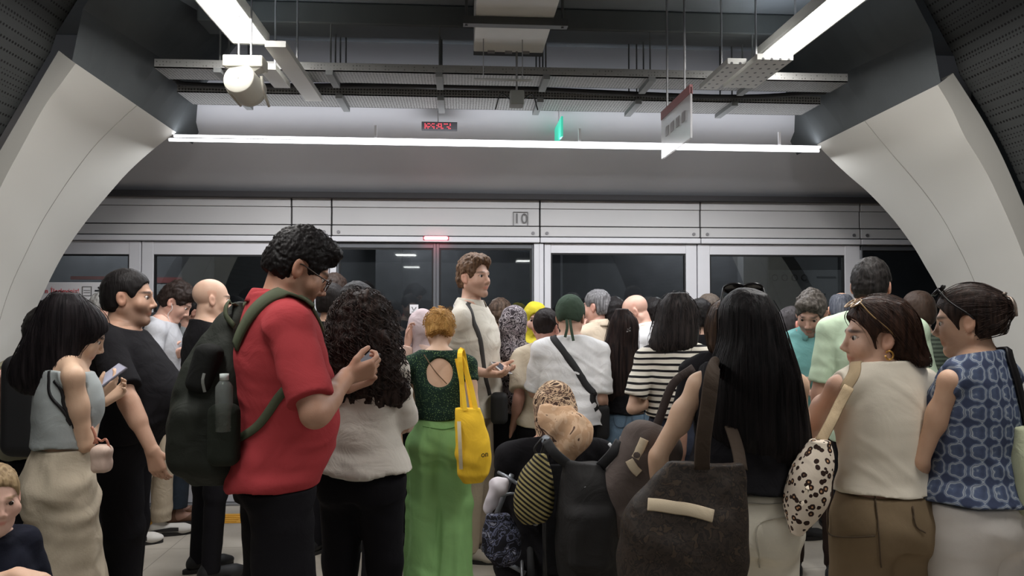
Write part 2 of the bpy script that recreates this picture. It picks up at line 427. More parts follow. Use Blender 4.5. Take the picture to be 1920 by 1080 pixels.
    for q in (1, -1):
        hd += [(K_((q * .048, -.008, -.052), (q * .012, .066, -.098 - .004 * fc['chin']), .026 * fc['jaw'], .019), .02), (E_((q * .036, .058, -.03), (.026 + fc['fat'] * .01, .022, .03)), .02)]
    hd += [(K_((-.026, .081, .021), (.026, .081, .021), .012 * fc['brow'], .012 * fc['brow']), .014), (K_((0, .070, -.100), (0, .072, -.096), .018, .017), .015)]
    hd += [(K_((0, .086, .012), (0, .100 + .005 * fc['nose'], -.028), .007, .009), .010), (E_((0, .100 + .007 * fc['nose'], -.032), (.0105, .0105, .0085)), .005)]
    for q in (1, -1): hd.append((E_((q * .011, .098, -.038), (.0085, .011, .008)), .004))
    hd += [(K_((-.013, .0865, -.0625), (.013, .0865, -.0625), .0052, .0052), .005), (K_((-.011, .086, -.0725), (.011, .086, -.0725), .0062, .0062), .006), (K_((-.012, .076, -.050), (.012, .076, -.050), .016, .016), .012)]
    if fc['fat']: hd.append((E_((0, .02, -.092), (.055, .05, .035)), .025))
    earp = []
    for q in (1, -1):
        ER = Rh @ rot(0, -14, 0) @ rot(q * -22, 0, 0)
        earp.append((ell(hp_((q * .079, -.012, -.008)), np.array((.0095, .0200, .034)) * hs_ * fc['ear'], ER), ell(hp_((q * .089, -.007, -.006)), np.array((.009, .010, .017)) * hs_, ER)))
    neck_r = .050 * s0 * (1.12 if sex == 'm' else .90) * (1 + fc['fat'] * .12)
    # ---- skin
    arm_on = [n for n in ('R', 'L') if p.arm[n]['on']]
    pts = [p.arm[n][k] for n in arm_on for k in 'SEW'] + [p.arm[n]['W'] + p.arm[n]['fd'] * .2 for n in arm_on] + [HO + (0, 0, .15), HO - (0, 0, .15), HO + Rh @ (0, .15, 0), HO - Rh @ (0, .15, 0), T((.12 * H, 0, .5 * H)), T((-.12 * H, 0, .5 * H))]
    if ankle: pts += [np.array((.15, .1, .05)), np.array((-.15, -.1, .05))]
    for sx in (-1, 1):
        pts += [T((sx * max(s[3] for s in secs), max(s[2] + s[4] for s in secs), .6 * H)), T((sx * max(s[3] for s in secs), -max(s[4] for s in secs) * 1.0, .6 * H))]
    pts = np.array(pts); lo, hi = pts.min(0) - .06, pts.max(0) + .06
    f = Fld(lo, hi, vox)
    if bottom: f.add(loft([(z, x, y, rx - .022 * min(1, max(0, (.64 * H - z) / (.06 * H))), ry - .022 * min(1, max(0, (.64 * H - z) / (.06 * H)))) for z, x, y, rx, ry in secs], 2.3, Rt, hip), .03, -.002)
    else: f.add(tors[0], .03, -.002)
    for t in tors[1:]: f.add(t, .03, -.002)
    f.add(cone(NB + Rt @ np.array([0, .0, -.02 * H]), hp_((0, -.022, -.045)), neck_r * 1.06, neck_r * .96), .03)
    for pr, k in hd: f.add(pr, k)
    for a, b in earp: f.add(a, .004); f.add(b, .003, 0, '-')
    for q in (1, -1): f.add(E_((q * .0315, .096, .002), (.0135, .0135, .0052)), .004, 0, '-'); f.add(E_((q * .031, .101, .006), (.019, .012, .013)), .01, 0, '-')
    for n in arm_on:
        A = p.arm[n]; q = 1 if n == 'R' else -1
        f.add(cone(A['S'], A['E'], .045 * ar, .037 * ar), .03); u = (A['E'] - A['S'])
        f.add(ell(A['S'] + u * .45, (.044 * ar, .044 * ar, .07 * ar)), .02)
        v = A['W'] - A['E']; f.add(cone(A['E'], A['W'], .036 * ar, .0245 * ar), .012); f.add(cone(A['E'] + v * .12, A['E'] + v * .42, .038 * ar, .034 * ar), .02)
        for pr, k in hand(A, q): f.add(pr, k)
    ft = feet or [(.062 * H, 0), (-.062 * H, 0)]
    if ankle:
        for (x, y) in ft: f.add(cone((x, y, .07), (x, y, .42 * H), .034, .045), .01); f.add(cone((x, y, .05), (x, y + .13, .035), .036, .028), .03)
    f.cut(lambda P: .02 - P[..., 2])
    sk = np.array(lin(skin)); iR = Rh.T
    def colr(P):
        Q = ((P - HO) @ Rh) / hs_; c = np.tile(sk, (len(P), 1)); x, y, z = Q.T; hd_ = (np.abs(x) < .1) & (np.abs(y) < .14) & (np.abs(z) < .15)
        def mixc(m, cc):
            m = np.clip(m, 0, 1)[:, None]; return c * (1 - m) + np.array(cc) * m
        lips = np.clip(1.6 - np.sqrt((x / .023) ** 2 + ((z + .067) / .0095) ** 2) * 1.3, 0, 1) * (y > .07) * hd_
        c = mixc(lips * .75 * fc['lips'], sk * np.array((.85, .45, .45)))
        ck = np.exp(-(((np.abs(x) - .042) / .022) ** 2 + ((z + .035) / .022) ** 2)) * (y > .03) * hd_; c = mixc(ck * .12, sk * np.array((1.05, .7, .65)))
        er = (np.abs(x) > .072) * (np.abs(z) < .05) * hd_; c = mixc(er * .3, sk * np.array((1.05, .68, .62)))
        hc = np.array(lin((hair or {}).get('c', (30, 24, 22))))
        br = np.clip(1.7 - np.sqrt(((np.abs(x) - .033) / .022) ** 2 + ((z - .025 + (np.abs(x) - .033) * .12) / .0055) ** 2) * 1.2, 0, 1) * (y > .05) * hd_; c = mixc(br * .85, hc)
        lid = np.clip(1.5 - np.abs(z - .0075 + 14 * (np.abs(x) - .0315) ** 2) / .0022, 0, 1) * (np.abs(np.abs(x) - .0315) < .0165) * (y > .05) * hd_; c = mixc(lid * .8, hc * .6)
        if fc['beard']:
            bd = np.clip((-.028 - z - np.abs(y - .03) * .0) / .02, 0, 1) * np.clip((y + .02) / .03, 0, 1) * hd_ * (z > -.125)
            bd = bd * (1 - np.clip(1.6 - np.sqrt((x / .02) ** 2 + ((z + .067) / .008) ** 2), 0, 1) * (y > .06)) ; c = mixc(bd * fc['beard'], hc)
        if (hair or {}).get('shave'):
            m = np.clip((z - (.055 - np.clip(-(y - .05) * 1.3, 0, .12))) / .02, 0, 1) * (y < .06) * hd_; m = np.where(z > .09, m * .4, m); c = mixc(m * hair['shave'], hc)
        return c
    p.body = f.mesh('body', skinmat(), p.root, col=colr); p.skinf = f
    # eyes
    if not fc.get('noeyes'):
        for q in (1, -1):
            m = MB(); c = hp_((q * .0315, .0765, .002)); r = .0108 * hs_; vv = []; ff = []; n1, n2 = 10, 12
            for i in range(n1 + 1):
                a = pi * i / n1
                for j in range(n2): b = 2 * pi * j / n2; vv.append(c + Rh @ (np.array((sin(a) * cos(b), cos(a), sin(a) * sin(b))) * r))
            for i in range(n1):
                for j in range(n2): ff.append((i * n2 + j, i * n2 + (j + 1) % n2, (i + 1) * n2 + (j + 1) % n2, (i + 1) * n2 + j))
            m.add(vv, ff); o = m.build('eye', plain('eye white', (205, 195, 188), .25), p.root, True); o.data.materials.append(plain('iris', (38, 26, 20), .2))
            for i, fc_ in enumerate(o.data.polygons):
                if i < n2 * 3: fc_.material_index = 1
    # ---- top
    if top:
        t = dict(ease=.014, sleeve=.62, hem=.50, neck=.838, disp=.004, loose=0.0, sl_ease=.012, nslope=.35, vox=max(vox, .007)); t.update(top)
        pp = [p.arm[n][k] for n in ('R', 'L') for k in 'SEW']; lo2 = np.array([min(lo[0], -.2), lo[1], t['hem'] * H - .1]); hi2 = np.array([hi[0], hi[1], NB[2] + .12])
        lo2 = np.minimum(lo2, lo2); g = Fld(np.minimum(lo2, [-.26 * s0, -.25, 9]) if True else lo2, np.maximum(hi2, [.26 * s0, .25, 0]), t['vox'])
        sec2 = []
        lz = t['loose']
        for (z, x, y, rx, ry) in secs:
            k = np.clip((.74 * H - z) / (.2 * H), 0, 1) * lz; sec2.append((z, x, y, rx + k, ry + k * .8))
        g.add(loft(sec2, 2.3, Rt, hip), .03, t['ease'])
        for q, nm in ((1, 'R'), (-1, 'L')):
            A = p.arm[nm]
            if t['sleeve'] <= 0:
                g.add(cone(T((q * .022 * H, -.014 * H, .838 * H)), sh[nm], .034 * s0, .046 * ar), .03, t['ease'])
            else:
                g.add(cone(T((q * .022 * H, -.014 * H, .838 * H)), sh[nm], .034 * s0, .047 * ar), .03, t['ease'])
                fr = min(t['sleeve'], 1.0)
                g.add(cone(A['S'], A['S'] + (A['E'] - A['S']) * fr, .047 * ar, (.048 + t.get('sl_flare', 0)) * ar, flat=fr < 1), .025, t['sl_ease'])
                if t['sleeve'] > 1:
                    fr = min(t['sleeve'] - 1, 1.0); g.add(cone(A['E'], A['E'] + (A['W'] - A['E']) * fr, .040 * ar, (.030 + t.get('cuff', 0)) * ar, flat=True), .02, t['sl_ease'])
        if bust:
            for pr in tors[-2:]: g.add(pr, .04, t['ease'])
        for pr in t.get('extra', []): g.add(pr, .04)
        if t['hem'] < .575:
            for q in (1, -1): g.add(ell((q * .045 * H, -.040 * H, .50 * H), (.050 * H, .043 * H, .055 * H)), .04, t['ease'] + .004)
        if t['sleeve'] <= 0:
            for q, nm in ((1, 'R'), (-1, 'L')):
                ca = T((q * (sw + t.get('armhole', .012) * 1.0), -.01 * H, .80 * H)); nn = Rt @ np.array([q * .97, 0, .25])
                g.cut(lambda P, ca=ca, nn=nn, q=q: np.where(P[..., 2] > .70 * H, (P - ca) @ nn, -.1))
                A = p.arm[nm]; g.add(cone(A['S'] + (A['E'] - A['S']) * .12, A['E'], .050 * ar, .040 * ar), .0, .0, '-')
        nz = T((0, 0, t['neck'] * H))[2]; nsl = t['nslope']
        g.cut(lambda P: (P[..., 2] - nz) + np.maximum((P[..., 1] - NB[1]), -.05) * nsl) if not t.get('collar') else None
        if t.get('collar'):
            g.cut(lambda P: (P[..., 2] - (nz + .012)) + (P[..., 1] - NB[1]) * nsl)
        if t.get('scoop'):   # round cut-out: centre, radius
            for (c, r_) in t['scoop']: g.add(ell(c, r_), .004, 0, '-')
        hz = t['hem'] * H; hsl = t.get('hslope', 0); hsy = t.get('hslopey', 0)
        g.cut(lambda P: hz - P[..., 2] + P[..., 0] * hsl + P[..., 1] * hsy + .006 * np.sin(P[..., 0] * 22 + P[..., 1] * 17))
        am = t['disp']; sd = t.get('seed', int(px) % 17)
        def dsp(P):
            z = P[:, 2] / H; lo_ = np.exp(-((z - t['hem'] - .03) / .06) ** 2); mid = np.exp(-((z - .70) / .08) ** 2)
            a = noise(P, (6, 6, 24), sd) * (.5 + 1.3 * lo_) + noise(P + noise(P, 7, sd)[:, None] * .03, (14, 14, 9), sd + 1) * .5 + noise(P, (5, 5, 34), sd + 3) * mid * .5
            rd = 1 - np.abs(noise(P @ rot(0, 0, 35), (5, 5, 15), sd + 5)) * 2.2; a += np.clip(rd, 0, 1) * .7
            return np.clip(a, -1.6, 1.8) * am
        p.top = g.mesh(t.get('name', 'shirt'), t['mat'], p.root, disp=dsp); p.topf = g
        if t.get('collar'):
            m = MB(); ring = []; n = 40; r0 = neck_r * 1.12 + .006
            cx = NB + Rt @ np.array([0, .004, .005])
            for k in range(n + 1):
                a = -pi / 2 - pi + .22 + (2 * pi - .44) * k / n   # opening at the front
                a = pi / 2 + .2 + (2 * pi - .4) * k / n
                dr = Rt @ np.array([cos(a), sin(a) * 1.08, 0]); back = (1 - sin(a)) / 2
                zb = -.012 + .018 * back
                ring.append([cx + dr * r0 + (0, 0, zb - .01), cx + dr * (r0 - .004) + (0, 0, zb + .034), cx + dr * (r0 + .004) + (0, 0, zb + .038), cx + dr * (r0 + .018) + (0, 0, zb + .012), cx + dr * (r0 + .028) + (0, 0, zb - .012 - .02 * (1 - back) ** 3)])
            m.sheet(ring); o = m.build('collar', t['mat'], p.root, True, 1); md = o.modifiers.new('thick', 'SOLIDIFY'); md.thickness = .003
    # ---- bottom
    if bottom:
        b = dict(waist=.60, hem=.03, r=(.052, .036, .030), kind='pants', ease=.004, disp=.004, vox=.009, butt=1.0, gap=.0); b.update(bottom)
        hx = .048 * H; tr, kr, an = [x * H for x in b['r']]
        wd = max(s[3] for s in secs if s[0] < .62 * H) + .05
        fx = max(abs(x) for x, y in ft); fy0 = min(y for x, y in ft); fy1 = max(y for x, y in ft)
        g = Fld((-max(wd, fx + an + .03) - .02, min(-.2 * s0 - belly * .1, fy0 - an - .08), 0), (max(wd, fx + an + .03) + .02, max(.2 * s0 + belly, fy1 + an + .08), b['waist'] * H + .06), b['vox'])
        lows = [s for s in secs if s[0] < .66 * H]; lows = [(z, x, y, rx + b['ease'], ry + b['ease']) for z, x, y, rx, ry in lows]
        g.add(loft(lows, 2.2, Rt, hip), .03)
        if b['kind'] == 'skirt':
            g.add(loft([(b['hem'] * H, 0, 0, an * 2.2, an * 1.8), (.3 * H, 0, 0, kr * 2.8, kr * 2.2), (.5 * H, 0, -.005, .1 * H + .01, .072 * H + .01), (.56 * H, 0, -.005, .09 * H + .01, .068 * H + .01)], 2.0), .04)
        else:
            for (x, y) in ft:
                q = 1 if x > 0 else -1; kn = np.array((x * .92 + q * .006, y * .55 + .015, .285 * H)); hj = np.array((q * hx, -.002, .50 * H))
                g.add(cone(hj, kn, tr, kr), .035); g.add(cone(kn, (x, y - .01, b['hem'] * H), kr, an, flat=False), .03)
                g.add(ell((q * .045 * H, -.040 * H * b['butt'], .492 * H), (.050 * H, .042 * H * b['butt'], .055 * H)), .03, .004)
        wz = b['waist'] * H; g.cut(lambda P: np.maximum(P[..., 2] - wz - P[..., 1] * b.get('wslope', 0), b['hem'] * H - P[..., 2]))
        if top:
            sl, PP = g._sub(g.lo, g.lo + g.h * (g.n - 1)); tf = p.topf.at(PP.reshape(-1, 3)).reshape(g.F.shape) + .008 + 2.2 * b['disp'] + 1.2 * top.get('disp', .004)
            g.F = np.where(PP[..., 2] > top.get('hem', .5) * H - .004, np.maximum(g.F, tf.astype(np.float32)), g.F); del PP, tf
        am = b['disp']; sd = b.get('seed', int(px) % 13)
        def dsp2(P):
            z = P[:, 2] / H; a = noise(P, (9, 9, 7), sd) * .5 + noise(P @ rot(0, 0, 30), (7, 7, 26), sd + 1) * (np.exp(-((z - .48) / .07) ** 2) + .7 * np.exp(-((z - .27) / .08) ** 2) + .8 * np.exp(-((z - .06) / .06) ** 2) + .15)
            if b.get('drape'):
                kd = np.clip((.60 - z) / .2, 0, 1); a += b['drape'] * kd * (1 - np.abs(noise(P, (16, 16, 1.6), sd + 4)) * 2.4)
            if b.get('gather'):
                a += b['gather'] * noise(P, (42, 42, 3), sd + 7) * np.clip((z - .5) / .08, 0, 1)
            return np.clip(a, -1.0, 2.2) * am
        p.bot = g.mesh(b.get('name', 'trousers' if b['kind'] == 'pants' else 'skirt'), b['mat'], p.root, disp=dsp2); p.botf = g
    # shoes
    if shoes and not seated:
        for i, (x, y) in enumerate(ft):
            k = s0; g = Fld((x - .08, y - .13, 0), (x + .08, y + .24, .13), .006)
            g.add(cone((x, y - .045 * k, .045), (x, y + .12 * k, .034), .038 * k, .036 * k), 0); g.add(ell((x, y + .125 * k, .032), (.046 * k, .07 * k, .03)), .02); g.add(cone((x, y - .03, .06), (x, y - .02, .10), .04 * k, .036 * k), .02)
            g.cut(lambda P: .002 - P[..., 2]); g.mesh('shoe', plain('shoe %d %d %d' % shoes, shoes, .6), p.root)
            m = MB(); out = [];
            for kk in range(24):
                a = 2 * pi * kk / 24; out.append((x + cos(a) * .046 * k, y + .045 * k + sin(a) * .148 * k))
            m.add([(a, b_, 0) for a, b_ in out] + [(a, b_, .022) for a, b_ in out], [tuple(range(23, -1, -1)), tuple(range(24, 48))] + [(i_, (i_ + 1) % 24, 24 + (i_ + 1) % 24, 24 + i_) for i_ in range(24)])
            m.build('sole', plain('shoe sole', (150, 148, 144) if sum(shoes) > 300 else (40, 38, 38), .7), p.root)
    if hair: do_hair(p, hair)
    PEOPLE.append(p); print('person', len(PEOPLE), px, round(time.time() - T00, 1), len(p.body.data.vertices)); return p

def vx(p, secs, depth=0):
    """sections in view frame: (py, px_centre, half_width_px, dd, half_depth_m) -> loft in view frame of p"""
    s = F / p.d; V0 = W(p.px, 575, p.d)
    out = []
    for (py, cx, hw, dd, hd) in secs:
        P = W(cx, py, p.d + dd); q = unrotz(P - V0, math.degrees(PSI)); out.append((P[2], q[0], q[1], hw / F * (p.d + dd), hd))
    return out
def v2l(p, P):
    """view frame (origin at the person's foot point, z absolute) -> person local"""
    V0 = p.foot.copy(); V0[2] = 0
    return p.toL(rotz(P, math.degrees(PSI)) + V0)
def l2v(p, P):
    V0 = p.foot.copy(); V0[2] = 0
    return unrotz(p.toW(P) - V0, math.degrees(PSI))
def vpt(p, x, y, dd=0): 
    V0 = p.foot.copy(); V0[2] = 0
    return unrotz(W(x, y, p.d + dd) - V0, math.degrees(PSI))
def rel(p): return R(0)

def do_hair(p, hr):
    """hair['k']: short, crop, ring, long, curly, bun, scarf; built round the head, long parts hang as view-frame sections"""
    k = hr['k']; HO, Rh, hs = p.HO, p.Rh, p.hs; hp = p.hp; vox = hr.get('vox', .005 if p.d < 3.4 else .007)
    E_ = lambda c, r: ell(hp(c), np.array(r) * hs, Rh); K_ = lambda a, b, ra, rb: cone(hp(a), hp(b), ra * hs, rb * hs)
    v = hr.get('v', .012); tp = hr.get('top', .014); c = hr.get('c', (24, 20, 20))
    mat = hr.get('mat') or hairmat('hair %d %d %d' % tuple(c), c, hr.get('c2'))
    ext = hr.get('hang'); pts = [HO + Rh @ np.array(q) for q in ((.16, .16, .16), (-.16, -.2, -.16), (.16, -.2, .18), (-.16, .16, -.2), (0, 0, .19))]
    lo, hi = np.min(pts, 0), np.max(pts, 0)
    lo = np.minimum(lo, HO - .16); hi = np.maximum(hi, HO + .17)
    secs = None
    if ext:
        a_ = ext[0]; ext = [(a_[0] - 40, a_[1], a_[2] * .38, a_[3] - .03, a_[4] * .45), (a_[0] - 22, a_[1], a_[2] * .80, a_[3] - .01, a_[4] * .82)] + list(ext)
        secs = vx(p, ext); SV = np.array(secs)
        cs = []
        for z, x, y, rx, ry in secs:
            for a in (-1, 1):
                for b in (-1, 1): cs.append(v2l(p, np.array([x + a * (rx + .03), y + b * (ry + .03), z])))
        cs = np.array(cs); lo = np.minimum(lo, cs.min(0) - .02); hi = np.maximum(hi, cs.max(0) + .02)
    f = Fld(lo, hi, vox)
    line = hr.get('line', 0.0)
    f.add(E_((0, -.014, .036), (.076 + v, .097 + v, .086 + tp)), 0)
    if k in ('long', 'curly', 'bun', 'short', 'bob'):
        f.add(E_((0, -.036, -.012), (.070 + v * .8, .076 + v * .8, .078)), .02)
    if k == 'short' and hr.get('quiff'):
        f.add(K_((-.035, .07, .095), (.04, .07, .095), .026, .026), .03); f.add(K_((0, .05, .105), (0, -.04, .115), .03, .02), .03)
    if k in ('scarf',):
        f.add(E_((0, -.03, -.02), (.080 + v, .085 + v, .095)), .03); f.add(E_((0, .01, -.075), (.075, .075, .06)), .03)
        nb = p.T((0, -.01 * p.H, .82 * p.H)); f.add(cone(hp((0, -.02, -.08)), nb, .075 * hs, .10 * p.s), .04)
        if hr.get('drape', True): f.add(ell(p.T((0, .0, .79 * p.H)), (.115 * p.H, .085 * p.H, .05 * p.H)), .04)
    for pr in hr.get('blobs', []): f.add((cone(hp(pr[0]), hp(pr[1]), pr[2] * hs, pr[3] * hs) if len(pr) == 4 else E_(pr[0], pr[1])), hr.get('bk', .012))
    if secs:
        fn, l0, h0 = loft(secs, 2.2)
        A = rotz(np.eye(3), 0)
        def fl(P, fn=fn):
            return fn(l2v(p, P.reshape(-1, 3)).astype(np.float32)).reshape(P.shape[:-1])
        f.add((fl, lo, hi), .03)
    # cuts
    if k == 'scarf':
        f.add(E_((0, .098, -.018 + line), (.050, .055, .076)), .006, 0, '-')
    else:
        f.add(E_((0, .130, -.030 + line), (hr.get('cx', .115), .098 + hr.get('cy', 0), .100)), .008, 0, '-')
        if k not in ('long', 'curly', 'bob') or hr.get('ears'):
            for q in (1, -1): f.add(E_((q * .088, -.004, -.016), (.040, .029, .042)), .006, 0, '-')
            if k in ('short', 'crop'):
                for q in (1, -1): f.add(E_((q * .075, .05, -.06), (.04, .05, .062)), .008, 0, '-')
        if k in ('short', 'crop', 'bun'):
            nz = hr.get('nape', -.070); f.cut(lambda P: (nz * hs) - ((P - HO) @ Rh[:, 2] + ((P - HO) @ Rh[:, 1]) * .15))
    if hr.get('baldtop'): f.add(E_((0, .01, .115), (.060, .085, .05)), .01, 0, '-')
    for pr in hr.get('sub', []): f.add(E_(*pr), .01, 0, '-')
    am = hr.get('amp', .004); sd = int(p.px) % 11; fr = hr.get('freq', 55)
    def dsp(P):
        Q = (P - HO) @ Rh
        if k == 'curly':
            W_ = P + np.stack([noise(P, 16, sd), noise(P, 16, sd + 1), noise(P, 16, sd + 2)], 1) * .02
            return (noise(W_, (30, 30, 26), sd) + .8 * noise(W_, (70, 70, 50), sd + 3)) * am
        if k == 'long' or k == 'bob' or k == 'bun':
            th = np.arctan2(Q[:, 0], -Q[:, 1] + .02); q = np.stack([th * .35, np.zeros(len(P)), P[:, 2] * .16 + Q[:, 0] * .1], 1)
            dn = np.clip((HO[2] - P[:, 2]) / .3, 0, 1); a = noise(np.stack([P[:, 0], P[:, 1], P[:, 2] * .07], 1), 60, sd) * .6 + noise(np.stack([P[:, 0], P[:, 1], P[:, 2] * .05], 1), 130, sd + 2) * .4 + noise(P, (8, 8, 3), sd + 1) * .9
            return a * am * (.5 + dn)
        if k == 'scarf':
            W_ = P + noise(P, 6, sd)[:, None] * .04; return (noise(W_ @ rot(20, 30, 25), (10, 10, 38), sd) + .4 * noise(P, 18, sd + 1)) * am
        W_ = P + noise(P, 20, sd)[:, None] * .012
        return (noise(W_, fr, sd) + .6 * noise(W_, fr * 2.1, sd + 1)) * am
    p.hair = f.mesh(hr.get('name', 'headscarf' if k == 'scarf' else 'hair'), mat, p.root, disp=dsp); p.hairf = f
    ns = hr.get('strands', 0)
    if ns:   # individual locks lying over the hair mass
        rs = np.random.RandomState(sd + 5); P, _ = f.surf(); P = P[rs.choice(len(P), ns)]; m = MB(); sl = hr.get('slen', .12); curl = hr.get('curl', 0)
        N = f.grad(P)
        for a, n in zip(P, N):
            q = (a - HO) @ Rh / hs
            if (q[1] > .045 and q[2] < .06) or (abs(q[0]) > .045 and q[1] > .0 and -.1 < q[2] < .045): continue
            L = sl * rs.uniform(.5, 1.2); st = 9 if curl == 0 else 18; path = [a]; ph = rs.uniform(0, 6.28); cr = curl * rs.uniform(.6, 1.3)
            side = np.cross(n, (0, 0, 1)); side /= np.linalg.norm(side) + 1e-6
            dv = np.array([0, 0, -1.]) - n * (-n[2]); dv /= np.linalg.norm(dv) + 1e-6
            if hr.get('to') is not None:
                tv = hp(hr['to']) - a; dv = tv - n * (tv @ n); dv /= np.linalg.norm(dv) + 1e-6
            if np.linalg.norm(dv) < .3: continue
            for i in range(1, st):
                path.append(path[-1] + dv * L / st + np.array([0, 0, -.2 if hr.get('to') is None else 0]) * L / st)
            path, nn = f.snap(np.array(path), .002, 3)
            if (np.abs(f.at(path)) > .012).any() or np.linalg.norm(np.diff(path, axis=0), axis=1).max() > L / st * 2.2: continue
            path = np.array([c_ + n_ * (.003 + cr * .5 * (1 + sin(ph + i * .95))) + side * cr * cos(ph + i * .95) for i, (c_, n_) in enumerate(zip(path, nn))])
            r0 = hr.get('sr', .0022) * rs.uniform(.6, 1.3); m.tube(path, [r0 * (1 - (i / (st - 1)) ** 2 * .8) for i in range(st)], 4, False)
        if m.v: 
            o = m.build('hair_locks', mat, p.root, True); o['kind'] = 'stuff'

# ---------------------------------------------------------------- bag / strap helpers
def strap_on(p, fld, pix, wd, th, mat, name='strap', parent=None, n=40, off=.002, snap=True, wdf=None):
    """band over a garment: pix list of (px,py,dd) seen points; snapped on the garment"""
    pts = spline([p.L(*q) for q in pix], n)
    if snap: P, N = fld.snap(pts, off)
    else:
        P = pts; N = fld.grad(pts) if fld is not None else np.tile(p.toL(p.toW(np.zeros(3)) + (0, -1, 0)), (n, 1))
    m = MB(); m.ribbon(P, N, wd if wdf is None else [wd * wdf(t) for t in np.linspace(0, 1, n)], th)
    o = m.build(name, mat, None, True)
    if parent is not None: reparent(o, p, parent)
    else: o.parent = p.root
    return o
def reparent(o, p, parent):
    """mesh in p's local frame -> child of a top-level parent Empty (location / rz)"""
    n = len(o.data.vertices); a = np.empty(n * 3, np.float32); o.data.vertices.foreach_get('co', a); P = p.toW(a.reshape(-1, 3))
    P = P - np.array(parent.location); c, s = cos(-parent.rotation_euler.z), sin(-parent.rotation_euler.z)
    P = np.stack([P[:, 0] * c - P[:, 1] * s, P[:, 0] * s + P[:, 1] * c, P[:, 2]], 1)
    o.data.vertices.foreach_set('co', P.astype(np.float32).ravel()); o.data.update(); o.parent = parent
class VF:
    """view-aligned frame at a pixel/distance: x right, y away, z up (absolute); for bags and other things"""
    def __init__(s, px, d, label, name, cat, py=None, group=None):
        s.px, s.d = px, d; s.o = W(px, 575, d); s.o[2] = 0; z0 = W(px, py, d)[2] if py else 0
        s.z0 = z0; s.root = empty(name, (s.o[0], s.o[1], z0), -PSI, label, cat, group)
    def q(s, x, y, dd=0): 
        P = unrotz(W(x, y, s.d + dd) - s.o, math.degrees(PSI)); return P - np.array([0, 0, s.z0])
    def m(s, px): return px / F * s.d
    def secs(s, ss):
        out = []
        for (py, cx, hw, dd, hd) in ss:
            q = s.q(cx, py, dd); out.append((q[2], q[0], q[1], hw / F * (s.d + dd), hd))
        return out
def phone(p, hand='R', label='', at=None, tilt=(0, 0, 0), sz=(.072, .15, .009), col=(25, 25, 28), off=(0, 0, 0), group=None, screen=(60, 62, 70)):
    A = p.arm[hand]; c = A['W'] + A['fd'] * .10 + A['pn'] * .028 if at is None else p.L(*at)
    c = c + np.array(off); o = empty('mobile_phone', p.toW(c), 0, label, 'phone', group); o.rotation_euler = [R(t) for t in tilt]
    m = MB(); m.box((-sz[0] / 2, -sz[1] / 2, -sz[2] / 2), (sz[0] / 2, sz[1] / 2, sz[2] / 2), .003); m.build('phone_case', plain('phone %d' % col[0], col, .35), o)
    m = MB(); m.box((-sz[0] / 2 + .004, -sz[1] / 2 + .004, sz[2] / 2 - .001), (sz[0] / 2 - .004, sz[1] / 2 - .004, sz[2] / 2 + .0006)); m.build('screen', plain('phone screen %d' % screen[0], screen, .15, emit=.35), o)
    return o

def seam(p, fld, pts, name, mat, r=.0025, n=24, off=.001):
    """a sewn edge lying on a garment, points in photo pixels"""
    px_ = spline([q[:2] for q in pts], n); dd = np.linspace(-.45, .35, 110); P = []
    for x, y in px_:
        ray = np.array([p.L(x, y, d) for d in dd]); v = fld.at(ray); k = int(np.argmax(v < 0)) if (v < 0).any() else int(np.argmin(v)); P.append(ray[k])
    P = np.array(P); P = P + fld.grad(P) * (off + .007); m = MB(); m.tube(P, r, 5); return m.build(name, mat, p.root, True)
# ================================================================ the station
D = 5.85                      # plane of the platform screen doors
PSID = math.degrees(PSI)
def st(name, m, mat, smooth=False, parent=None, **kw):
    o = m.build(name, mat, parent, smooth, **kw)
    if parent is None: o['kind'] = 'structure'
    return o
def xw(px, py=450, Y=D): return WY(px, py, Y)[0]
# floor
def floor_mat():
    m, nt, b = base('terrazzo floor', .45, .4); cd = coords(nt)
    n = node(nt, 'ShaderNodeTexNoise', i_Scale=3.0, i_Detail=6.0); nt.links.new(cd, n.inputs[0])
    n2 = node(nt, 'ShaderNodeTexVoronoi', i_Scale=160.0); nt.links.new(cd, n2.inputs[0])
    r = ramp(nt, [(.35, lin((164, 156, 144))), (.65, lin((182, 174, 162)))]); nt.links.new(n.outputs[0], r.inputs[0])
    r2 = ramp(nt, [(0, (.75, .74, .73)), (.25, (1, 1, 1))]); nt.links.new(n2.outputs[0], r2.inputs[0])
    br = node(nt, 'ShaderNodeTexBrick'); br.offset = 0; br.inputs['Scale'].default_value = 1.0; br.inputs['Brick Width'].default_value = .9; br.inputs['Row Height'].default_value = .6; br.inputs['Mortar Size'].default_value = .003
    br.inputs['Color1'].default_value = br.inputs['Color2'].default_value = (1, 1, 1, 1); br.inputs['Mortar'].default_value = (.55, .54, .53, 1); nt.links.new(cd, br.inputs[0])
    x = node(nt, 'ShaderNodeMix', data_type='RGBA', blend_type='MULTIPLY'); x.inputs[0].default_value = 1; nt.links.new(r.outputs[0], x.inputs[6]); nt.links.new(r2.outputs[0], x.inputs[7])
    y = node(nt, 'ShaderNodeMix', data_type='RGBA', blend_type='MULTIPLY'); y.inputs[0].default_value = 1; nt.links.new(x.outputs[2], y.inputs[6]); nt.links.new(br.outputs[0], y.inputs[7])
    nt.links.new(y.outputs[2], b.inputs['Base Color']); return m
st('floor', MB().box((-7, -18, -.12), (8, D - .06, 0)), floor_mat())
white = plain('door frame aluminium', (205, 204, 208), .4, var=.02, spec=.5)
headm = plain('header panel', (186, 184, 184), .45, var=.03, sc_=2)
dark = plain('dark soffit', (72, 76, 78), .8, var=.12, sc_=2)
ceilm = plain('ceiling slab', (122, 128, 134), .8, var=.15, sc_=1.5)
steel = plain('brushed steel', (150, 150, 152), .35, metal=.6, var=.05)
